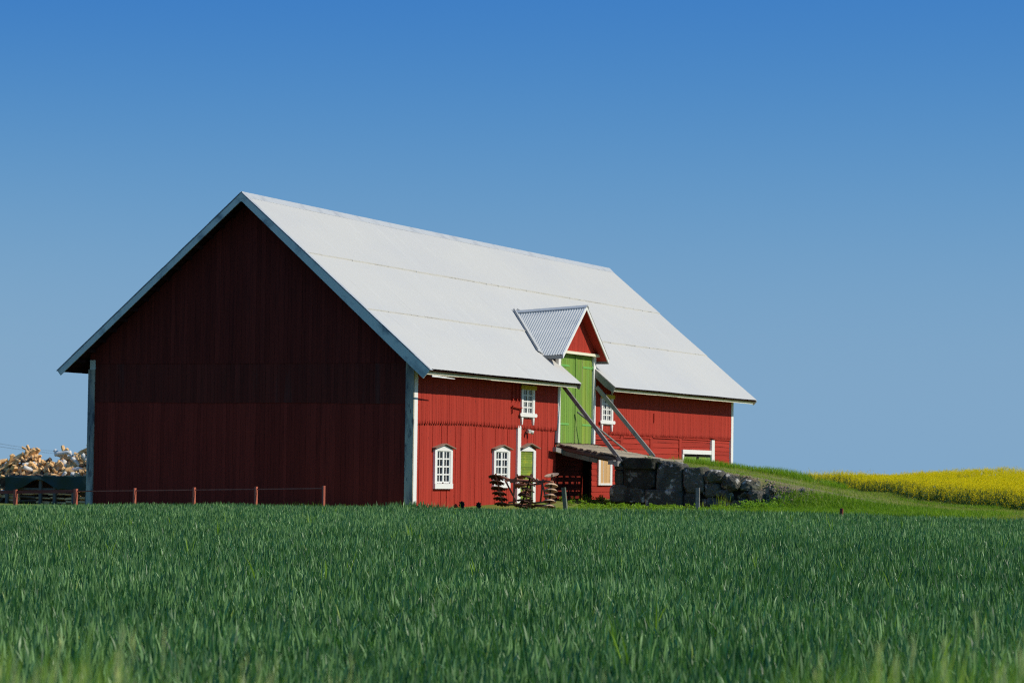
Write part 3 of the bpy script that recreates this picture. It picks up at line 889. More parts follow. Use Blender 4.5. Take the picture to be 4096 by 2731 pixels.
def prop(name, label, p0, p1, w, h, mat='wood_grey', round_=False):
    root = MB()
    if round_: root.tube([p0, [(a + b) / 2 + (.015 if i == 2 else 0) for i, (a, b) in enumerate(zip(p0, p1))], p1], [w, w * .95, w * .9], 8)
    else: root.bar(p0, p1, w, h)
    return tag(root.build(name, MAT[mat]), label, 'prop', 'props slanting from the hay doors')
prop('timber_brace', 'squared grey brace from the near edge of the hay doors down to the beam ends', (.10, 13.14, 4.56), (2.60, 12.95, 1.66), .09, .135)
prop('timber_brace', 'squared grey brace slanting past the upper window beyond the hay doors', (.12, 16.76, 4.58), (2.46, 16.92, 1.88), .10, .15)
prop('pole_prop', 'thin round pole propping the middle of the green hay doors shut', (.09, 14.79, 3.56), (1.57, 16.30, 2.08), .04, .04, 'wood_grey', True)

def stone_mesh(m, u0, u1, z0, z1, v0, v1, power=6, rough=.05, seed=0, taper=(0, 0, 0, 0)):
    """one boulder or squared block: a superellipsoid with lumps and chipped facets"""
    n = 20
    vs, fs = [], []
    cu, cz, cv = (u0 + u1) / 2, (z0 + z1) / 2, (v0 + v1) / 2
    hu, hz, hv = (u1 - u0) / 2, (z1 - z0) / 2, (v1 - v0) / 2
    planes = []
    rs = random.Random(seed)
    for k in range(5):
        nn = Vector((rs.uniform(-1, 1), rs.uniform(-1, -.2), rs.uniform(-1, 1))).normalized()
        planes.append((nn, rs.uniform(.80, .98) if power < 5 else rs.uniform(1.30, 1.6)))
    idx = {}
    for face in range(6):
        for i in range(n + 1):
            for j in range(n + 1):
                a, b = -1 + 2 * i / n, -1 + 2 * j / n
                p = [(1, a, b), (-1, a, b), (a, 1, b), (a, -1, b), (a, b, 1), (a, b, -1)][face]
                key = tuple(round(x * n) for x in p)
                if key in idx: continue
                r_ = (abs(p[0]) ** power + abs(p[1]) ** power + abs(p[2]) ** power) ** (-1 / power)
                q = Vector(p) * r_
                for nn, dd in planes:
                    e = q.dot(nn) - dd
                    if e > 0: q -= nn * e
                w = Vector((q.x * hu, q.y * hv, q.z * hz))
                k1 = mnoise.noise(w * 1.7 + Vector((seed * 3.1, 0, 0))); k2 = mnoise.noise(w * 5 + Vector((0, seed * 2.7, 0))); k3 = mnoise.noise(w * 14 + Vector((0, 0, seed)))
                w += Vector(p).normalized() * (k1 * rough * 1.6 + k2 * rough * .8 + k3 * rough * .75)
                tx = taper[0] * (w.z / hz) ; 
                w.x += tx * hu * .5
                w.z += taper[1] * (w.x / hu) * hz * .5
                idx[key] = len(vs)
                vs.append((cu + w.x, cv + w.y, cz + w.z))
    for face in range(6):
        for i in range(n):
            for j in range(n):
                def K(ii, jj):
                    a, b = -1 + 2 * ii / n, -1 + 2 * jj / n
                    p = [(1, a, b), (-1, a, b), (a, 1, b), (a, -1, b), (a, b, 1), (a, b, -1)][face]
                    return idx[tuple(round(x * n) for x in p)]
                f = (K(i, j), K(i + 1, j), K(i + 1, j + 1), K(i, j + 1))
                fs.append(f if face in (0, 3, 4) else f[::-1])
    m.add(vs, fs, rs.random() * (.8 if power > 5 else .4) + (0 if power > 5 else .6), True)

swall = thing('stone_retaining_wall', (5.0, 12.9, -.1), 'dark lichened wall of big granite blocks and boulders holding up the grassy ramp', 'stone wall')
# (u0, u1, z0, z1, face v, power, rough, taper)
STONES = [
    (2.72, 3.98, 1.40, 1.83, 12.80, 7, .030, (0, -.10)), (2.70, 3.98, .66, 1.43, 12.84, 8, .030, (0, -.06)),
    (2.32, 2.72, 1.36, 1.52, 12.86, 6, .02, (0, 0)), (2.34, 2.72, .80, 1.37, 12.90, 7, .025, (0, 0)),
    (3.98, 4.95, 1.52, 1.74, 12.84, 4, .04, (0, -.25)), (4.02, 5.06, .56, 1.62, 12.76, 6, .055, (0, -.05)),
    (5.07, 5.90, .55, 1.52, 12.80, 6.5, .04, (.02, 0)), (5.07, 5.76, -.10, .57, 12.82, 7, .035, (0, 0)),
    (2.16, 3.58, .14, .82, 12.76, 8, .035, (0, -.05)), (3.58, 5.07, -.06, .66, 12.78, 8, .035, (0, -.06)),
    (2.20, 2.80, -.22, .17, 12.78, 4, .04, (0, 0)), (2.80, 3.62, -.30, .13, 12.72, 4, .04, (0, 0)), (3.6, 5.1, -.50, -.05, 12.76, 5, .04, (0, 0)),
    (5.72, 6.70, .90, 1.43, 12.58, 3.2, .06, (0, -.15)), (5.86, 6.52, .34, .98, 12.84, 5, .05, (-.1, 0)),
    (6.42, 7.24, .64, 1.27, 12.66, 3.0, .06, (-.2, -.2)), (7.20, 7.98, .58, 1.12, 12.70, 3.2, .06, (0, -.1)),
    (7.58, 8.22, .22, .74, 12.52, 2.8, .06, (0, -.2)), (6.28, 7.06, .26, .74, 12.80, 4, .05, (0, 0)), (7.0, 7.66, .28, .70, 12.80, 3.5, .05, (0, .2)),
    (5.84, 6.58, -.16, .42, 12.68, 3.4, .06, (-.2, -.35)), (6.50, 7.10, -.25, .32, 12.86, 4, .05, (0, 0)), (6.98, 7.86, -.22, .40, 12.66, 3.6, .06, (0, .15)),
    (5.78, 6.0, .42, .70, 12.78, 3, .03, (0, 0)), (8.3, 8.62, .55, .80, 12.75, 3, .03, (0, 0)),
]
for i, (u0, u1, z0, z1, vf, pw, rg, tp) in enumerate(STONES):
    m = MB(); u0 += .018; u1 -= .018; z0 += .012; z1 -= .012; vf += (i * 37 % 11 - 5) * (.012 if pw > 5 else .022)
    if pw <= 5: u0 += .02; u1 -= .02; z0 += .015; z1 -= .015
    stone_mesh(m, u0, u1, z0, z1, vf, vf + .75, pw * 2.2 if pw > 5 else pw, rg * (.55 if pw > 5 else 1), i + 1, (*tp, 0, 0))
    m.build('granite_block' if pw > 5 else 'boulder', MAT['stone'], swall)
m = MB()                                              # end face of the abutment under the bridge, and dark fill behind the joints
m.box(2.42, 6.6, 13.02, 13.30, -.5, 1.10); m.box(6.6, 7.9, 13.02, 13.30, -.5, .70); m.box(2.34, 2.44, 13.05, 16.8, -.4, 1.62)
m.build('rubble_fill', MAT['dirt'], swall)

for k, (u, v, r_, lab) in enumerate(((8.75, 12.72, .13, 'largest of the loose grey stones on the bare earth beyond the boulder wall'), (9.15, 12.85, .09, 'small loose grey stone on the bare earth beyond the boulder wall'),
                                     (8.45, 12.62, .10, 'loose grey stone on the bare earth closest to the boulder wall'), (9.6, 12.95, .08, 'farthest right of the loose grey stones on the bare track edge'))):
    m = MB(); z = float(ground(u, v))
    stone_mesh(m, u - r_ * 1.3, u + r_ * 1.3, z - r_ * .6, z + r_ * 1.1, v - r_, v + r_, 2.8, .03, 60 + k)
    tag(m.build('loose_stone', MAT['stone'], None), lab, 'stone', 'loose stones beyond the boulder wall')

# ------------------------------------------------------------------ posts
def post(name, label, u, v, z1, w, d, mat, lean=(0, 0), group=None):
    m = MB()
    z0 = float(ground(u, v)) - .15
    a, b = Vector((u, v, z0)), Vector((u + lean[0], v + lean[1], z1))
    m.bar(a, b, w, d, (0, 1, 0))
    return tag(m.build(name, MAT[mat]), label, 'post', group)
post('wooden_post', 'short mossy split post leaning beside the rusty disc harrow', 3.95, 4.0, .73, .13, .10, 'post_green', (-.13, 0))
post('wooden_post', 'narrow grey post standing upright before the granite blocks', 7.12, 8.5, .77, .13, .07, 'wood_grey', (0, 0))
post('wooden_post', 'tiny rust red stub of a post at the wheat edge below the grassy bank', 14.9, -.6, .25, .09, .09, 'rail', (.02, 0))

# red fence before the gable
fence = thing('rail_fence', (-7.5, -3.0, -.4), 'low red stained fence of short posts and one rail before the dark gable', 'fence')
FP = [-18.4, -15.95, -13.55, -11.16, -8.87, -6.60, -4.28, -1.80]
ftop = lambda u: .405 + (u + 13.55) * .0255
for u in FP:
    m = MB()
    a_, b_ = (.06, .035) if u < -11 else (.038, .022)
    m.box(u - a_, u + b_, -3.07, -2.94, float(ground(u, -3)) - .2, ftop(u))
    m.build('post', MAT['fence'], fence)
for i in range(len(FP) - 1):
    m = MB()
    a, b = FP[i], FP[i + 1]
    hh_ = .11 if a < -12 else .035
    m.bar((a + .03, -3.0, ftop(a) - .085), (b - .06, -3.0, ftop(b) - .085), .04, hh_)
    m.build('rail', MAT['rail' if a < -12 else 'fence'], fence)

# ------------------------------------------------------------------ disc harrow
harrow = thing('disc_harrow', (2.1, 4.0, 0), 'rusty folded disc harrow with notched discs parked by the small green door', 'harrow')
hp = lambda x, y, v=4.0: (.89 + .001509 * x, v, 1.63 - .0014 * y + .00001 * x)
def disc(x, y, r, tilt, mat, v=4.0, notches=10, roll=0., dish=.085):
    """a dished disc; tilt leans it towards the camera, roll sideways"""
    c0 = Vector(hp(x, y, v))
    rings, n = 5, notches * 4
    R = Matrix.Rotation(math.radians(roll), 4, 'Y') @ Matrix.Rotation(math.radians(tilt), 4, 'X')
    vs, fs = [], []
    for t_ in (0, -.012):
        for i in range(rings + 1):
            rr = r * (.12 + .88 * i / rings)
            for k in range(n):
                an = 2 * math.pi * k / n
                q = rr
                if i == rings and notches > 4: q = rr * (.80 if k % 4 == 0 else 1.0)
                zz = -dish * (q / r) ** 2 + t_
                vs.append(c0 + R @ Vector((q * math.cos(an), q * math.sin(an), zz)))
    N1 = (rings + 1) * n
    for i in range(rings):
        for k in range(n):
            k2 = (k + 1) % n
            a = (i * n + k, (i + 1) * n + k, (i + 1) * n + k2, i * n + k2)
            fs += [a, tuple(N1 + q for q in a[::-1])]
    for k in range(n):
        k2 = (k + 1) % n
        fs.append((rings * n + k, N1 + rings * n + k, N1 + rings * n + k2, rings * n + k2))
    m = MB(); m.add(vs, fs, None, False)
    m.build('disc', MAT[mat], harrow)
for x, y, tl in ((285, 375, -22), (312, 505, -17), (345, 645, -16), (378, 770, -15), (408, 900, -15), (440, 1030, -14)):
    disc(x, y, .265, tl, 'rust_dark', notches=11)
m = MB(); m.tube([hp(270, 330), hp(310, 470), hp(455, 1110)], .035); m.build('axle', MAT['rust'], harrow)
for x, y, rl in ((690, 400, 28), (720, 560, 24), (840, 760, 22), (890, 960, 18), (960, 1090, 12)):
    disc(x, y, .25, -12, 'rust' if y < 800 else 'rust_dark', 4.5, roll=-rl)
m = MB(); m.tube([hp(660, 340, 4.5), hp(990, 1150, 4.5)], .03); m.build('axle', MAT['rust_dark'], harrow)
for x, y, rl in ((1220, 385, 16), (1190, 520, 18), (1160, 670, 14), (1110, 815, 12), (1060, 950, 8), (1010, 1080, 4)):
    disc(x, y, .26, -10, 'rust_dark', 3.7, roll=rl)
m = MB(); m.tube([hp(1235, 330, 3.7), hp(990, 1140, 3.7)], .033); m.build('axle', MAT['rust_dark'], harrow)
disc(1655, 385, .255, 16, 'rust_pale', 4.0, notches=3, roll=-6, dish=-.05)
for x, y in ((1640, 545), (1630, 670), (1620, 800), (1610, 930), (1600, 1060)):
    disc(x, y, .24, -14, 'rust_pale', 4.0, notches=3, roll=-4, dish=.11)
m = MB(); m.tube([hp(1660, 340), hp(1595, 1120)], .032); m.build('axle', MAT['rust_dark'], harrow)
FR = [((380, 395), (590, 470), .040, 4.0), ((540, 485), (1140, 505), .050, 4.0), ((1100, 500), (1490, 525), .040, 4.0), ((1480, 500), (1720, 525), .035, 3.9),
      ((760, 590), (1150, 600), .030, 3.95), ((1150, 605), (1450, 560), .032, 3.95), ((735, 520), (735, 1110), .038, 3.98), ((1440, 460), (1385, 1010), .032, 4.0),
      ((1175, 560), (1180, 1160), .040, 3.85), ((520, 490), (720, 860), .032, 3.95), ((720, 850), (790, 1010), .030, 3.95), ((1440, 585), (1545, 1000), .030, 3.95),
      ((950, 530), (1010, 770), .028, 4.1), ((1010, 770), (1085, 860), .028, 4.1), ((560, 1090), (1100, 1080), .030, 4.0), ((1110, 1055), (1710, 985), .030, 4.0),
      ((1200, 1100), (1650, 1130), .05, 4.15), ((600, 1040), (720, 1020), .03, 4.0)]
for a, b, rr, vv in FR:
    m = MB(); m.tube([hp(*a, vv), hp(*b, vv)], rr, 8); m.build('frame_tube', MAT['rust'], harrow)
for pa, pb in ((hp(640, 520), hp(820, 470)), (hp(1270, 470), hp(1340, 540)), (hp(890, 830, 4.2), hp(1010, 850, 4.2))):
    m = MB(); m.bar(pa, pb, .13, .11); m.build('bracket', MAT['rust'], harrow)

# two black notched blades poking out of the wheat before the near wall
for k, (u, lab) in enumerate(((2.22, 'black jagged iron blade poking from the wheat, the nearer to the white barn corner'), (2.82, 'black jagged iron blade poking from the wheat, the nearer to the disc harrow'))):
    m = MB()
    zb = float(ground(u, -1.0)) - .1
    pts = [(-.06, zb), (.05, zb), (.075, .12), (.105, .15), (.075, .19), (.085, .24), (.03, .235), (.0, .27), (-.04, .23), (-.085, .24), (-.07, .17), (-.10, .13), (-.06, .08)]
    if k: pts = [(-a * .9, z - (.02 if z > 0 else 0)) for a, z in pts]
    m.poly([(u + a, -1.0, z) for a, z in pts], (0, .05, 0))
    tag(m.build('iron_blade', MAT['black']), lab, 'iron blade')

# ------------------------------------------------------------------ firewood beyond the barn
HU = [-43.5, -42, -41.2, -40.5, -39.9, -39.3, -38.7, -38.2, -37.85, -37.4, -37.0, -36.4, -35.7, -34.5, -33.0]
HZ = [1.2, 1.40, 1.46, 1.62, 1.98, 1.66, 1.38, 1.58, 1.92, 1.62, 1.72, 2.06, 2.02, 2.0, 1.8]
heap_top = lambda u: float(np.interp(u, HU, HZ))
core = MB()
us = np.linspace(-43.4, -33.1, 52)
rows = []
for u in us:
    t = heap_top(u) - .30
    gz = float(ground(u, 38)) - .1
    f0 = 37.75 if u < -40.25 else 38.1
    lowz = gz if u < -40.25 else gz
    rows.append([(u, f0, lowz), (u, f0 + .30, min(.5, t)), (u, f0 + 1.35, t), (u, 40.4, t - .1), (u, 41.6, gz)])
vs = [p for r_ in rows for p in r_]
fs = []
for i in range(len(rows) - 1):
    for k in range(4):
        fs.append((i * 5 + k, (i + 1) * 5 + k, (i + 1) * 5 + k + 1, i * 5 + k + 1))
core.add(vs, fs, .5)
tag(core.build('wood_heap', MAT['heap_core']), kind='stuff')

def log_proto(kind):
    """split billets about half a metre long, axis along x"""
    ln = random.uniform(.48, .72)
    m = MB()
    r_ = random.uniform(.085, .125)
    secs = 5
    if kind == 'wedge':
        prof = [(0, -r_ * .7), (r_ * .95, r_ * .3), (r_ * .5, r_ * .75), (-r_ * .4, r_ * .8), (-r_ * .95, r_ * .25)]
    elif kind == 'slab':
        prof = [(-r_, -r_ * .3), (r_ * .9, -r_ * .42), (r_ * 1.0, r_ * .15), (r_ * .2, r_ * .42), (-r_ * .8, r_ * .3)]
    else:
        prof = [(r_ * .85 * math.cos(2 * math.pi * k / 9), r_ * .85 * math.sin(2 * math.pi * k / 9)) for k in range(9)]
    n = len(prof)
    vs, fs = [], []
    bend, tw = random.uniform(-.06, .06), random.uniform(-.3, .3)
    for i in range(secs + 1):
        f = i / secs
        a = tw * f
        ks = 1 + random.uniform(-.1, .1)
        for (y, z) in prof:
            vs.append(((f - .5) * ln + random.uniform(-.012, .012), (y * math.cos(a) - z * math.sin(a)) * ks + bend * 4 * f * (1 - f), (y * math.sin(a) + z * math.cos(a)) * ks))
    for i in range(secs):
        for k in range(n):
            k2 = (k + 1) % n
            fs.append((i * n + k, i * n + k2, (i + 1) * n + k2, (i + 1) * n + k))
    fs += [tuple(range(n))[::-1], tuple(secs * n + k for k in range(n))]
    m.add(vs, fs, random.random(), kind == 'round')
    return m
protos = []
for kind, mt, lab in (('wedge', 'split', 'pale split firewood billet in the loose heap left of the barn'), ('slab', 'split', 'pale split firewood billet in the loose heap left of the barn'),
                      ('wedge', 'split', 'pale split firewood billet in the loose heap left of the barn'), ('wedge', 'bark', 'brown barked firewood billet in the loose heap left of the barn'),
                      ('round', 'birch', 'white barked birch billet in the loose heap left of the barn'), ('slab', 'split', 'pale split firewood billet in the loose heap left of the barn'),
                      ('round', 'split', 'pale split firewood billet in the loose heap left of the barn')):
    mb = log_proto(kind)
    me = mb.build('firewood_log', MAT[mt])
    protos.append((me, lab, mt))
def place_log(k, loc, rot, first=[set()]):
    o0, lab, _ = protos[k]
    if k not in first[0]:
        o = o0; first[0].add(k)
    else:
        o = o0.copy(); COL.objects.link(o)
    o.location = loc; o.rotation_euler = rot
    s_ = random.uniform(.9, 1.25)
    o.scale = (s_ * 1.12, s_ * .95, s_ * .95)
    return tag(o, lab, 'log', 'firewood in the loose heap')
PK = [0, 0, 0, 1, 1, 2, 2, 2, 5, 5, 6, 3, 4]
for k in range(7):
    place_log(k, (-41.8 + k * 1.0, 38.9, heap_top(-41.8 + k) - .02), (random.uniform(-1, 1), random.uniform(-.8, .8), random.uniform(-1.2, 1.2)))
for i in range(250):
    u = random.uniform(-41.6, -35.2)
    f = random.random() ** .8
    t = heap_top(u)
    base = float(ground(u, 38)) + .1 if u < -40.3 else .55
    z = base + (t - base) * f
    v = (37.70 if u < -40.25 else 37.98) + 1.15 * f + random.uniform(-.05, .05)
    place_log(random.choice(PK), (u, v, z), (random.uniform(-3, 3), random.uniform(-1.0, 1.0), random.uniform(-1.2, 1.2)))
for (u, ry) in ((-39.9, 1.2), (-37.75, 1.4), (-36.2, 1.3), (-40.6, -.5), (-38.05, .9), (-36.9, -.8), (-36.55, -.4), (-39.6, -.9), (-35.75, 1.2), (-39.95, .6)):
    place_log(random.choice([0, 1, 2, 5, 4, 2]), (u, 39.0, heap_top(u) + .04), (random.uniform(-1, 1), ry * .8, random.uniform(-.4, .4)))
# the rack with its tarpaulin
rack = thing('firewood_rack', (-38, 37.4, -.6), 'grey post rack standing in shade beneath the dark green tarpaulin', 'rack')
for u in (-40.16, -38.15, -37.30, -36.2, -35.4):
    m = MB(); m.box(u - .075, u + .075, 37.34, 37.46, float(ground(u, 37.4)) - .1, .74); m.build('rack_post', MAT['rack'], rack)
m = MB(); m.box(-40.2, -33.2, 37.46, 37.54, -.02, .08); m.build('rack_rail', MAT['rack'], rack); m = MB(); m.box(-40.2, -33.2, 37.46, 37.54, .64, .72); m.build('rack_rail', MAT['rack'], rack)
for i in range(24):
    zc = -.62 + (i % 4) * .20 + random.uniform(-.03, .03)
    o0 = protos[random.choice([0, 1, 5, 3])][0]
    o = o0.copy(); COL.objects.link(o)
    o.location = (-39.9 + (i // 4) * .88 + random.uniform(-.1, .1), 37.62 + random.uniform(-.02, .05), zc)
    o.rotation_euler = (random.uniform(-.3, .3), random.uniform(-.12, .12), random.uniform(-.1, .1)); o.scale = (1.5, 1.1, 1.1)
    tag(o, 'shaded firewood billet stacked level in the rack under the green tarpaulin', 'log', 'firewood stacked in the rack')
tp = MB()
NU, NZ = 80, 14
vs, fs, keep = [], [], {}
for i in range(NU + 1):
    u = -40.22 + (7.0) * i / NU
    top = .60 + .16 * (i / NU) ** .6 + .02 * math.sin(i * .5)
    arch = math.exp(-((u + 38.2) / .95) ** 2)
    bot = -.12 + .62 * arch if u < -36.9 else .05 - .12 * min(1, (u + 36.9) / 1.5)
    for j in range(NZ + 1):
        f = j / NZ
        z = top + (bot - top) * f
        v = 37.28 + .035 * math.sin(u * 5 + f * 2) + .03 * math.sin(u * 2.1 - f * 3) - .03 * f
        vs.append((u, v, z))
    vs.append((u, 37.72, top + .03))
K = NZ + 2
for i in range(NU):
    for j in range(NZ):
        a, b = i * K + j, (i + 1) * K + j
        fs.append((a, a + 1, b + 1, b))
    fs.append((i * K + NZ + 1, i * K, (i + 1) * K, (i + 1) * K + NZ + 1))
tp.add(vs, fs, .5, True)
o = tp.build('tarpaulin', MAT['tarp'])
sm = o.modifiers.new('thick', 'SOLIDIFY'); sm.thickness = .012
tag(o, 'dark green tarpaulin hanging in an arch over the firewood rack', 'tarpaulin')
m = MB(); m.box(-40.90, -40.79, 37.35, 37.46, -1.0, .58)
tag(m.build('steel_post', MAT['steel_blue']), 'blue grey steel post standing before the loose firewood', 'post')

# far power line
pl = thing('power_line', (-640, 620, 0), 'faint power line wires crossing the sky left of the barn', 'power line')
def ray_pt(x, y, d):
    f = 10988.82
    Rr = np.array([[0.92294062, 0.38470416, 0.01353959], [0.00568553, -0.04879243, 0.99879276], [-0.38490035, 0.92174943, 0.04721977]])
    return CAM + (Rr.T @ np.array([(x - 2048) / f, -(y - 1365.5) / f, 1.0])) * d
for dy, rr in ((0, .05), (-14, .04)):
    m = MB()
    A, B = ray_pt(-260, 1742 + dy, 620), ray_pt(420, 1821 + dy * .5, 1500)
    pts = []
    for i in range(13):
        f = i / 12
        p = A + (B - A) * f; p[2] -= 1.5 * 4 * f * (1 - f)
        pts.append(tuple(p))
    m.tube(pts, rr, 5); m.build('wire', MAT['wire'], pl)

# ------------------------------------------------------------------ plants
def ribbons(base, height, width, az, lean, curl, nseg, tint, twist=None):
    """grass leaves: base points, length, width, compass heading of the bend, lean at the root, extra bend to the tip; returns V, quads, tris, tints"""
    n = len(base)
    if twist is None: twist = RNG.uniform(0, np.pi, n)
    V = np.zeros((n, 2 * nseg + 1, 3), np.float32)
    p = base.astype(np.float64).copy()
    sx, sy = np.cos(twist), np.sin(twist)
    dx, dy = np.cos(az), np.sin(az)
    for k in range(nseg + 1):
        f = k / nseg
        if k < nseg:
            prof = (.55 + .45 * min(1, f * 2.5)) * (1 if f < .5 else 1 - .55 * (f - .5) / .5)
            V[:, 2 * k, 0] = p[:, 0] - sx * width * prof / 2; V[:, 2 * k, 1] = p[:, 1] - sy * width * prof / 2; V[:, 2 * k, 2] = p[:, 2]
            V[:, 2 * k + 1, 0] = p[:, 0] + sx * width * prof / 2; V[:, 2 * k + 1, 1] = p[:, 1] + sy * width * prof / 2; V[:, 2 * k + 1, 2] = p[:, 2]
        else:
            V[:, 2 * k] = p
        ang = lean + curl * ((k + .5) / nseg) ** 1.5
        st = height / nseg
        p[:, 0] += np.sin(ang) * dx * st; p[:, 1] += np.sin(ang) * dy * st; p[:, 2] += np.cos(ang) * st
    nv = 2 * nseg + 1
    off = (np.arange(n) * nv)[:, None]
    qs = [off + np.array([2 * k, 2 * k + 1, 2 * k + 3, 2 * k + 2]) for k in range(nseg - 1)]
    quads = np.concatenate(qs, 0) if qs else np.zeros((0, 4), int)
    tris = off + np.array([2 * nseg - 2, 2 * nseg - 1, 2 * nseg])
    return V.reshape(-1, 3), quads, tris, np.repeat(tint, nv)

class Green:
    def __init__(s): s.V, s.Q, s.T, s.t, s.n = [], [], [], [], 0
    def add(s, parts):
        V, q, t, ti = parts
        s.V.append(V); s.Q.append(q + s.n); s.T.append(t + s.n); s.t.append(ti); s.n += len(V)
    def build(s, name, mat, parent=None):
        return np_mesh(name, np.concatenate(s.V), np.concatenate(s.Q), np.concatenate(s.T), np.concatenate(s.t), mat, parent)

FWD = np.array([-0.3853, 0.9228]); RGT = np.array([0.9228, 0.3853])
def wedge_points(d0, d1, density, margin=3.0, half=.192):
    """random ground points in the field of view between two depths, with a margin so that a step aside still sees the field"""
    a0, a1 = half * d0 + margin, half * d1 + margin
    area = (a0 + a1) * (d1 - d0)
    n = int(area * density)
    d = RNG.uniform(d0, d1, n * 2); s_ = RNG.uniform(-a1, a1, n * 2)
    k = np.abs(s_) < half * d + margin
    d, s_ = d[k][:n], s_[k][:n]
    return CAM[0] + FWD[0] * d + RGT[0] * s_, CAM[1] + FWD[1] * d + RGT[1] * s_, d

def wheat_zone(G, d0, d1, tillers, nleaf, wmul, nseg):
    """young wheat: shoots in clumps, each with a few long leaves rising from the stem"""
    u, v, d = wedge_points(d0, d1, tillers)
    k = v < wheat_edge(u)
    k &= ~((u > -12.7) & (u < .2) & (v > -.2))
    u, v = u[k], v[k]
    n = len(u)
    big = vnoise(u, v, 9, 3); mid = vnoise(u, v, 1.6, 5)
    top = .27 + (big - .5) * .08 + (mid - .5) * .07 + RNG.normal(0, .025, n)
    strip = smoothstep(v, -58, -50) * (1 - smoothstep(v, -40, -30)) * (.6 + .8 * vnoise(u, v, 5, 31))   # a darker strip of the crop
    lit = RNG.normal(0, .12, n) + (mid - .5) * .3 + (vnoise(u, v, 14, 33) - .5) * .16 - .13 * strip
    for q in range(nleaf):
        f = q / max(1, nleaf - 1)
        hgt = RNG.uniform(.16, .28, n) * (1.0 - .12 * f)
        z0 = ground(u, v) + top * (.30 + .55 * (1 - f)) - .02
        az = RNG.uniform(0, 2 * np.pi, n)
        lean = np.abs(RNG.normal(.10 + .16 * f, .10, n)); curl = np.abs(RNG.normal(.18 + .25 * f, .22, n)) * (1 + (RNG.random(n) < .14) * 2.4)
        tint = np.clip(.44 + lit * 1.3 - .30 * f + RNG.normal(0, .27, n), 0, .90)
        tint = np.where(RNG.random(n) < .004, 1.0, tint)
        w = RNG.uniform(.012, .021, n) * wmul
        off = RNG.normal(0, .012 * wmul, (n, 2))
        G.add(ribbons(np.stack([u + off[:, 0], v + off[:, 1], z0], 1), hgt, w, az, lean, curl, nseg, tint))
G = Green()
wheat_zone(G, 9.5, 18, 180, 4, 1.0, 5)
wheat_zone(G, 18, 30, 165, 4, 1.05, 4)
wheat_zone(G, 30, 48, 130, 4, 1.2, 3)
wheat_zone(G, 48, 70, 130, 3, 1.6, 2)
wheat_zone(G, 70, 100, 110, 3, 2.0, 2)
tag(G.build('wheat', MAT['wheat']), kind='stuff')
# stems and old leaves below the canopy (stops the bare soil showing)
G = Green()
for d0, d1, dn in ((9.5, 30, 60), (30, 100, 40)):
    u, v, d = wedge_points(d0, d1, dn)
    k = v < wheat_edge(u)
    k &= ~((u > -12.7) & (u < .2) & (v > -.2))
    u, v = u[k], v[k]; n = len(u)
    G.add(ribbons(np.stack([u, v, ground(u, v) - .02], 1), RNG.uniform(.22, .34, n), RNG.uniform(.012, .02, n) * (1 if d1 < 40 else 2.2), RNG.uniform(0, 6.28, n), np.abs(RNG.normal(.1, .1, n)), RNG.uniform(0, .3, n), 2, RNG.uniform(0, .12, n)))
tag(G.build('wheat_understorey', MAT['wheat']), kind='stuff')

# taller odd plants standing out of the wheat
G = Green()
u, v, d = wedge_points(14, 92, .045)
k = v < wheat_edge(u) - .3; u, v = u[k], v[k]; n = len(u)
for rep in range(3):
    G.add(ribbons(np.stack([u + RNG.normal(0, .03, n), v + RNG.normal(0, .03, n), ground(u, v) + .2], 1), RNG.uniform(.32, .48, n), RNG.uniform(.012, .022, n), RNG.uniform(0, 6.28, n), np.abs(RNG.normal(.12, .12, n)), RNG.uniform(0, .6, n), 4, RNG.uniform(.3, 1, n)))
tag(G.build('volunteer_grass', MAT['weed']), kind='stuff')

def scatter(u0, u1, v0, v1, dens, test=None):
    n = int((u1 - u0) * (v1 - v0) * dens)
    u, v = RNG.uniform(u0, u1, n), RNG.uniform(v0, v1, n)
    if test is not None:
        k = test(u, v); u, v = u[k], v[k]
    return u, v

def turf(G, u, v, h0, h1, w0, w1, tint0=.0, tint1=.9, lean=.25, nseg=2, dry=.05, sink=.01):
    n = len(u)
    g = ground(u, v) - sink
    lum = vnoise(u, v, 2.3, 12)
    t = np.clip(tint0 + (tint1 - tint0) * (lum * .6 + RNG.random(n) * .4), 0, .92)
    t = np.where(RNG.random(n) < dry, 1.0, t)
    G.add(ribbons(np.stack([u, v, g], 1), RNG.uniform(h0, h1, n) * (.7 + .6 * vnoise(u, v, 1.2, 13)), RNG.uniform(w0, w1, n), RNG.uniform(0, 6.28, n), np.abs(RNG.normal(lean, .2, n)), np.abs(RNG.normal(.4, .3, n)), nseg, t))

in_barn = lambda u, v: (u > -12.8) & (u < .3) & (v > -.3) & (v < L + .4)
past_wheat = lambda u, v: (v > wheat_edge(u) - .1) & ~in_barn(u, v)
# short mown grass of the track and the verge
G = Green()
u, v = scatter(2.5, 34, -14, 26, 260, lambda u, v: past_wheat(u, v) & (track_wear(u, v) < RNG.uniform(.15, .6, len(u))) & ~((u < 2.9) & (v > 12.9)) & (v < 17.5 + np.clip(40 - u, 0, 60)))
turf(G, u, v, .05, .12, .008, .016, .1, .95, .35, 2, .16)
u, v = scatter(4, 30, 20, 42, 90, lambda u, v: past_wheat(u, v))
turf(G, u, v, .07, .16, .015, .03, .1, .95, .35, 2, .10)
tag(G.build('mown_grass', MAT['turf']), kind='stuff')
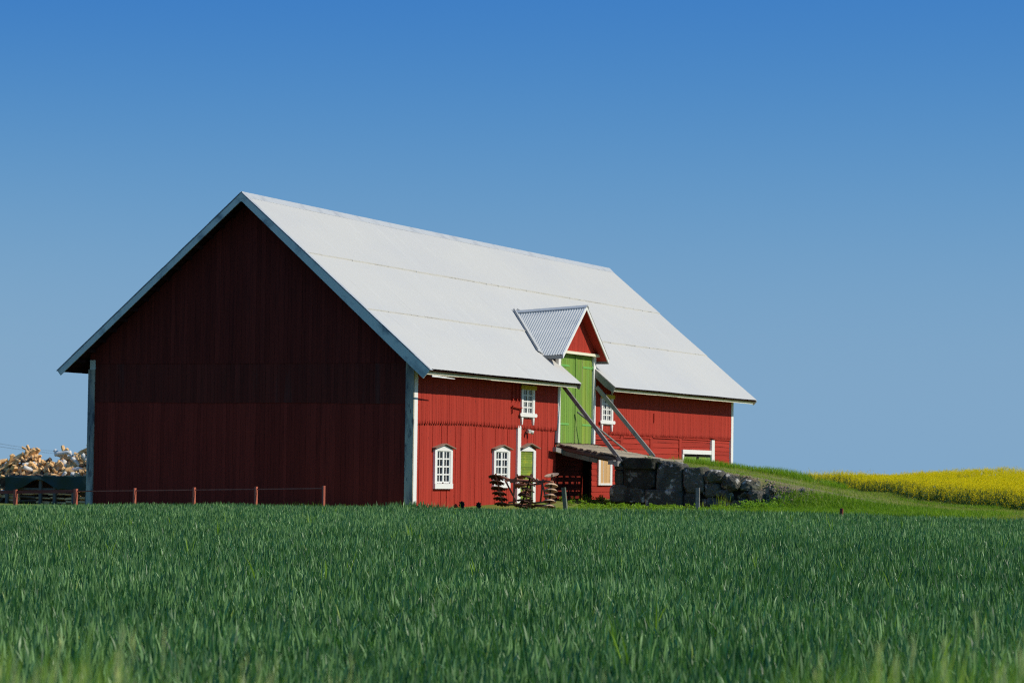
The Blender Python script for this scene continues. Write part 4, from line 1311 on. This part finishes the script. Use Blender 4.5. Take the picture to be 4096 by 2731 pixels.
# rough grass of the bank below the track
G = Green()
u, v = scatter(7.9, 19, 7.0, 13.4, 700, lambda u, v: past_wheat(u, v) & (v < 13.1 - RNG.uniform(0, .4, len(u))) & (RNG.random(len(u)) < 1 - smoothstep(u, 14, 18.5)))
turf(G, u, v, .10, .26, .010, .020, .0, .8, .3, 3, .04)
u, v = scatter(-13, 3.5, -4.0, 0, 150, lambda u, v: past_wheat(u, v) & (RNG.random(len(u)) < .6))
turf(G, u, v, .12, .30, .008, .016, .1, .9, .25, 3, .10)
u, v = scatter(2.8, 8, 13.05, 14.6, 60, lambda u, v: RNG.random(len(u)) < .8)
turf(G, u, v, .04, .12, .008, .016, .2, 1, .4, 2, .3)
tag(G.build('bank_grass', MAT['lush']), kind='stuff')
# tall grass along the far side of the ramp
G = Green()
u, v = scatter(3.0, 10.5, 16.7, 19.2, 950, lambda u, v: (RNG.random(len(u)) < smoothstep(u, 3.0, 4.4)) & (v > 16.7 + RNG.uniform(0, .5, len(u))) & (vnoise(u, v, .7, 14) > .25))
k_ = RNG.random(len(u)) < 1.15 - .07 * (u - 4)
u, v = u[k_], v[k_]
turf(G, u, v, .16, .34, .008, .015, .1, 1, .12, 3, 0)
u, v = scatter(12, 22, 17, 24, 200, lambda u, v: np.abs(v - 18.0 - (u - 12) * .35) < .9)
turf(G, u, v, .08, .18, .010, .018, .1, .8, .2, 3, 0)
tag(G.build('tall_grass', MAT['lush']), kind='stuff')

# bright leafy weeds along the foot of the stone wall
def leaves(u, v, z, size, tint):
    n = len(u)
    a = RNG.uniform(0, 2 * np.pi, n); pitch = RNG.normal(.5, .45, n)
    d = np.stack([np.cos(a) * np.cos(pitch), np.sin(a) * np.cos(pitch), np.sin(pitch)], 1)
    s_ = np.stack([-np.sin(a), np.cos(a), np.zeros(n)], 1)
    p = np.stack([u, v, z], 1)
    V = np.stack([p, p + d * size[:, None] * .5 + s_ * size[:, None] * .28, p + d * size[:, None], p + d * size[:, None] * .5 - s_ * size[:, None] * .28], 1).reshape(-1, 3)
    q = (np.arange(n) * 4)[:, None] + np.array([0, 1, 2, 3])
    return V, q, np.zeros((0, 3), int), np.repeat(tint, 4)
G = Green()
pu, pv = scatter(2.2, 8.2, 3.0, 12.4, 10, lambda u, v: (v > 4.0) & (RNG.random(len(u)) < .35 + .65 * vnoise(u, v, 1.6, 15)))
pu = np.concatenate([pu, RNG.uniform(8, 9.6, 70), RNG.uniform(.3, 2.6, 60)]); pv = np.concatenate([pv, RNG.uniform(9.5, 12.3, 70), RNG.uniform(11, 16.5, 60)])
for a, b in zip(pu, pv):
    h = random.uniform(.07, .20) if a < 8 else random.uniform(.2, .42)
    nl = random.randint(26, 44)
    f = RNG.random(nl) ** .6
    g = float(ground(a, b))
    rr = .11 * (1.1 - f * .6)
    an = RNG.uniform(0, 6.28, nl)
    G.add(leaves(a + np.cos(an) * rr, b + np.sin(an) * rr, g + h * f, RNG.uniform(.045, .10, nl), np.clip(RNG.normal(.25 + .5 * f, .2, nl), 0, 1)))
for a, b, zz in ((3.55, 12.95, 1.76), (3.75, 13.0, 1.75), (4.6, 13.0, 1.70), (8.6, 12.9, .75), (7.3, 12.95, 1.15), (2.3, 12.6, .05), (2.2, 12.5, .15)):
    nl = 22
    G.add(leaves(a + RNG.normal(0, .06, nl), b + RNG.normal(0, .05, nl), zz + RNG.uniform(0, .14, nl), RNG.uniform(.04, .09, nl), RNG.uniform(.3, 1, nl)))
tag(G.build('weeds', MAT['weed']), kind='stuff')
G = Green()
for cu_ in (6.95, 7.05, 7.2, 6.85, 5.7, 6.3, 4.9):
    n = 12
    G.add(ribbons(np.stack([cu_ + RNG.normal(0, .06, n), 11.6 + RNG.normal(0, .1, n), np.full(n, -.22)], 1), RNG.uniform(.35, .85 if cu_ > 6.8 else .55, n), RNG.uniform(.012, .024, n), RNG.uniform(0, 6.28, n), np.abs(RNG.normal(.08, .05, n)), RNG.uniform(0, .4, n), 5, RNG.uniform(.3, .8, n)))
tag(G.build('wild_grass', MAT['turf']), kind='stuff')
# dry litter and small stones on the crumbling track edge
m = MB()
for k in range(620):
    uu = random.choice([random.uniform(4.2, 10.5), random.uniform(8, 10)]); vv = random.gauss(13.05, .22) - max(0, uu - 8) * random.uniform(0, .35)
    if uu < 8.1 and vv < 12.95: continue
    g = float(ground(uu, vv)); r_ = random.uniform(.015, .06)
    m.add([(uu - r_, vv, g), (uu, vv - r_, g), (uu + r_, vv, g), (uu, vv + r_, g), (uu + random.uniform(-.01, .01), vv, g + r_ * 1.1)], [(0, 1, 4), (1, 2, 4), (2, 3, 4), (3, 0, 4)])
tag(m.build('gravel', surface('rubbly_track_edge', (.27, .185, .12), .9, [((.16, .15, .14), 4, (1, 1, 1), .45, .6, .9)], .4)), kind='stuff')

# ------------------------------------------------------------------ oilseed rape in flower
EDGE_U = [-30, -4.9, 6.2, 10.7, 13.8, 16.8, 21.3, 27.0, 45]
EDGE_V = [62, 58, 38.9, 26.9, 21.6, 17.4, 12.7, 8.0, -6]
redge = lambda u: np.interp(u, EDGE_U, EDGE_V) + (vnoise(u, np.asarray(u) * 0, 1.1, 21) - .5) * .9
def rape_ground(u, v):
    g = ground(u, v)
    dist = np.clip(v - redge(u), 0, 60)
    g = g - .0185 * np.clip(v, 0, 90) * smoothstep(u, -6, 4) * .0
    return g
u, v = scatter(-25, 36, 4, 92, 7.5, lambda u, v: (v > redge(u)) & (v < redge(u) + 42) & ~in_barn(u, v) & (u - CAM[0] < (v - CAM[1]) * -.02 + 6))
u2, v2 = scatter(0, 34, 6, 60, 30, lambda u, v: (v > redge(u)) & (v < redge(u) + 2.6) & (u - CAM[0] < (v - CAM[1]) * -.02 + 6))
uu, vv = np.concatenate([u, u2]), np.concatenate([v, v2])
front = np.concatenate([np.zeros(len(u), bool), np.ones(len(u2), bool)])
n = len(uu)
dist = vv - redge(uu)
# the field rises gently and falls away again towards the barn side
gz = ground(uu, vv)
lift = np.interp(uu + (vv - 20) * .42, [6, 12, 18, 22, 30, 40], [-1.05, -.98, -.82, -.44, .10, .46])
sv = uu + (vv - 20) * .42
gz = np.where(dist > 3, gz + lift * smoothstep(dist, 2, 22), gz) - .02
gz = gz + np.minimum(lift, 0) * .45 * (1 - smoothstep(dist, 2, 22)) * (1 - smoothstep(sv, 18, 25))
hh = 1.14 + .16 * vnoise(uu, vv, 2.2, 22) + RNG.normal(0, .07, n)
hh = np.where(dist < .8, hh * RNG.uniform(.62, 1.0, n), hh)
GL, GF = Green(), Green()
# stems
for br in range(3):
    sp = RNG.normal(0, .07, (n, 2)) * (1 if br else .3)
    GL.add(ribbons(np.stack([uu + sp[:, 0] * .3, vv + sp[:, 1] * .3, gz], 1), hh * RNG.uniform(.8, .95, n), RNG.uniform(.012, .022, n), RNG.uniform(0, 6.28, n), np.abs(RNG.normal(.05, .05, n)), np.abs(RNG.normal(.08, .05, n)), 3, RNG.uniform(.2, 1, n)))
# leaves on the front rows
k = np.where(dist < 3.2)[0]
for rep in range(9):
    f = RNG.uniform(.03, .62, len(k))
    GL.add(leaves(uu[k] + RNG.normal(0, .08, len(k)), vv[k] + RNG.normal(0, .08, len(k)), gz[k] + hh[k] * f, RNG.uniform(.08, .18, len(k)) * (1.1 - f * .6), np.clip(RNG.normal(.45, .3, len(k)), 0, 1)))
for rep in range(2):
    GL.add(leaves(uu + RNG.normal(0, .10, n), vv + RNG.normal(0, .10, n), gz + hh * RNG.uniform(.4, .80, n), RNG.uniform(.06, .12, n), RNG.uniform(.1, 1, n)))
# racemes: small petals set round the tops
for br in range(5):
    ou, ov = RNG.normal(0, .10, n), RNG.normal(0, .10, n)
    ht = hh * np.where(dist < 6, RNG.uniform(.58, 1.02, n), RNG.uniform(.84, 1.02, n))
    m_ = RNG.random(n) < np.where(dist < 6, np.clip((ht / hh - .50) * 1.9, .12, 1), 1.0)
    for pt in range(11):
        f = pt / 10
        kk = m_ & (RNG.random(n) < .9)
        c_ = int(kk.sum())
        an = RNG.uniform(0, 6.28, c_); rr = .034 * (1.15 - f * .75)
        GF.add(leaves((uu + ou)[kk] + np.cos(an) * rr, (vv + ov)[kk] + np.sin(an) * rr, (gz + ht)[kk] - .17 + .17 * f, RNG.uniform(.034, .056, c_) * (1.15 - .5 * f) * np.where(dist[kk] > 6, 1.35, 1.0), RNG.uniform(0, 1, c_)))
rape = GL.build('rape_foliage', MAT['rape_leaf']); tag(rape, kind='stuff')
rf = GF.build('rape_blossom', MAT['rape_flower']); tag(rf, kind='stuff')

# ------------------------------------------------------------------ verge grass close to the camera
def near_points(xa, xb, d0, d1, n):
    d = RNG.uniform(d0, d1, n); x = RNG.uniform(xa, xb, n)
    s_ = (x - 2048) / 10988.8 * d
    return CAM[0] + FWD[0] * d + RGT[0] * s_, CAM[1] + FWD[1] * d + RGT[1] * s_, d
GV, GS = Green(), Green()
def culms(xa, xb, n, hlo, hhi, head, d0=6.5, d1=9.5):
    u, v, d = near_points(xa, xb, d0, d1, n)
    g = ground(u, v)
    h = RNG.uniform(hlo, hhi, n)
    az = RNG.uniform(-.4, .9, n); lean = np.abs(RNG.normal(.07, .05, n)); curl = np.abs(RNG.normal(.10, .08, n))
    base = np.stack([u, v, g], 1)
    GV.add(ribbons(base, h, RNG.uniform(.008, .014, n), az, lean, curl, 6, RNG.uniform(.3, 1, n), RNG.normal(.4, .3, n)))
    for rep in range(2):
        GV.add(ribbons(base + RNG.normal(0, .03, (n, 3)) * [1, 1, 0], h * RNG.uniform(.6, .9, n), RNG.uniform(.006, .011, n), RNG.uniform(0, 6.28, n), np.abs(RNG.normal(.1, .08, n)), RNG.uniform(.1, .7, n), 6, RNG.uniform(0, 1, n)))
    if head:
        k = RNG.random(n) < head
        tip = base[k].copy(); hk = h[k]; ln, ck = lean[k], curl[k]
        for s_ in range(6):
            ang = ln + ck * ((s_ + .5) / 6) ** 1.5
            tip[:, 0] += np.sin(ang) * np.cos(az[k]) * hk / 6; tip[:, 1] += np.sin(ang) * np.sin(az[k]) * hk / 6; tip[:, 2] += np.cos(ang) * hk / 6
        c_ = int(k.sum())
        for q in range(10):
            f = q / 9
            pos = tip - np.array([0, 0, .14]) + np.stack([np.cos(az[k]) * .015 * f, np.sin(az[k]) * .015 * f, np.full(c_, .15 * f)], 1) + RNG.normal(0, .006, (c_, 3))
            GS.add(ribbons(pos, RNG.uniform(.04, .08, c_), RNG.uniform(.003, .006, c_), RNG.uniform(0, 6.28, c_), RNG.uniform(.02, .2, c_), RNG.uniform(0, .2, c_), 2, RNG.uniform(0, 1, c_)))
culms(-350, 560, 230, .90, 1.06, .16, 6.5, 9.5)
culms(-350, 320, 42, 1.04, 1.20, .40, 6.5, 9)
culms(560, 1050, 90, .90, 1.02, .2, 6.5, 9.5)
culms(1050, 3150, 110, .84, .96, .15, 6.5, 9.5)
culms(3050, 4450, 1000, .86, 1.08, .03, 6.5, 9.5)
culms(3250, 4450, 110, 1.02, 1.18, .1, 6.5, 9)
culms(-1200, -350, 90, .95, 1.2, .7); culms(4450, 5200, 120, .92, 1.15, .1)
tag(GV.build('verge_grass', MAT['verge']), kind='stuff')
tag(GS.build('grass_seedheads', MAT['seedhead']), kind='stuff')

# ------------------------------------------------------------------ camera, sun, sky
cam = bpy.data.cameras.new('camera')
co = bpy.data.objects.new('camera', cam); COL.objects.link(co)
rt, up, fw = (0.92294062, 0.38470416, 0.01353959), (0.00568553, -0.04879243, 0.99879276), (-0.38490035, 0.92174943, 0.04721977)
co.matrix_world = Matrix(((rt[0], up[0], -fw[0], CAM[0]), (rt[1], up[1], -fw[1], CAM[1]), (rt[2], up[2], -fw[2], CAM[2]), (0, 0, 0, 1)))
cam.sensor_width = 36; cam.lens = 10988.82 / 4096 * 36
cam.clip_start = .1; cam.clip_end = 8000
cam.dof.use_dof = True; cam.dof.focus_distance = 46; cam.dof.aperture_fstop = 4.0; cam.dof.aperture_blades = 9
S.camera = co

sl = bpy.data.lights.new('sun', 'SUN'); sl.energy = 4.0; sl.angle = math.radians(.53); sl.color = (1.0, .93, .80)
so = bpy.data.objects.new('sun', sl); COL.objects.link(so)
so.rotation_euler = SUN.to_track_quat('Z', 'Y').to_euler(); so.location = (60, 0, 60)

SKY_K, SKY_P, SKY_O = 60.6, 2.8, .165
wd = bpy.data.worlds.new('World'); S.world = wd; wd.use_nodes = True
nt = wd.node_tree
bg = nt.nodes['Background']
sky = nt.nodes.new('ShaderNodeTexSky'); sky.sky_type = 'NISHITA'; sky.sun_disc = False
sky.sun_elevation = math.asin(SUN.z); sky.sun_rotation = math.atan2(SUN.x, SUN.y)
sky.air_density = 1.0; sky.dust_density = 0.0; sky.ozone_density = 6.0; sky.altitude = 100
tc = nt.nodes.new('ShaderNodeTexCoord'); mp = nt.nodes.new('ShaderNodeMapping')
nt.links.new(tc.outputs['Generated'], mp.inputs['Vector']); sx = nt.nodes.new('ShaderNodeSeparateXYZ'); cx = nt.nodes.new('ShaderNodeCombineXYZ')
mn = nt.nodes.new('ShaderNodeMath'); mn.operation = 'MINIMUM'; mn.inputs[1].default_value = .60
nt.links.new(mp.outputs['Vector'], sx.inputs[0])
m0 = nt.nodes.new('ShaderNodeMath'); m0.operation = 'MAXIMUM'; m0.inputs[1].default_value = 0
m1 = nt.nodes.new('ShaderNodeMath'); m1.operation = 'POWER'; m1.inputs[1].default_value = SKY_P
m2 = nt.nodes.new('ShaderNodeMath'); m2.operation = 'MULTIPLY_ADD'; m2.inputs[1].default_value = SKY_K; m2.inputs[2].default_value = SKY_O
nt.links.new(sx.outputs[2], m0.inputs[0]); nt.links.new(m0.outputs[0], m1.inputs[0]); nt.links.new(m1.outputs[0], m2.inputs[0])
nt.links.new(sx.outputs[0], cx.inputs[0]); nt.links.new(sx.outputs[1], cx.inputs[1]); nt.links.new(m2.outputs[0], mn.inputs[0]); nt.links.new(mn.outputs[0], cx.inputs[2])
nt.links.new(cx.outputs[0], sky.inputs['Vector'])
# a clear, deep blue sky: grade each channel of the sky model
sp = nt.nodes.new('ShaderNodeSeparateColor'); cbn = nt.nodes.new('ShaderNodeCombineColor')
nt.links.new(sky.outputs[0], sp.inputs[0])
for i, (gain, gam) in enumerate(((2.08, 1.345), (.755, .62), (.60, .07))):
    a_ = nt.nodes.new('ShaderNodeMath'); a_.operation = 'MULTIPLY'; a_.inputs[1].default_value = .1
    b_ = nt.nodes.new('ShaderNodeMath'); b_.operation = 'POWER'; b_.inputs[1].default_value = gam
    c_ = nt.nodes.new('ShaderNodeMath'); c_.operation = 'MULTIPLY'; c_.inputs[1].default_value = gain * 10
    m_ = nt.nodes.new('ShaderNodeMath'); m_.operation = 'MAXIMUM'; m_.inputs[1].default_value = .004
    nt.links.new(sp.outputs[i], a_.inputs[0]); nt.links.new(a_.outputs[0], m_.inputs[0]); nt.links.new(m_.outputs[0], b_.inputs[0])
    nt.links.new(b_.outputs[0], c_.inputs[0]); nt.links.new(c_.outputs[0], cbn.inputs[i])
nt.links.new(cbn.outputs[0], bg.inputs['Color'])
bg.inputs['Strength'].default_value = .10

S.view_settings.view_transform = 'Standard'; S.view_settings.look = 'None'
S.view_settings.exposure = 0; S.view_settings.gamma = 1
S.render.engine = 'CYCLES'
S.cycles.max_bounces = 6; S.cycles.diffuse_bounces = 3; S.cycles.transmission_bounces = 3; S.cycles.glossy_bounces = 2
S.cycles.use_denoising = False
S.cycles.pixel_filter_type = 'BLACKMAN_HARRIS'; S.cycles.filter_width = 1.05
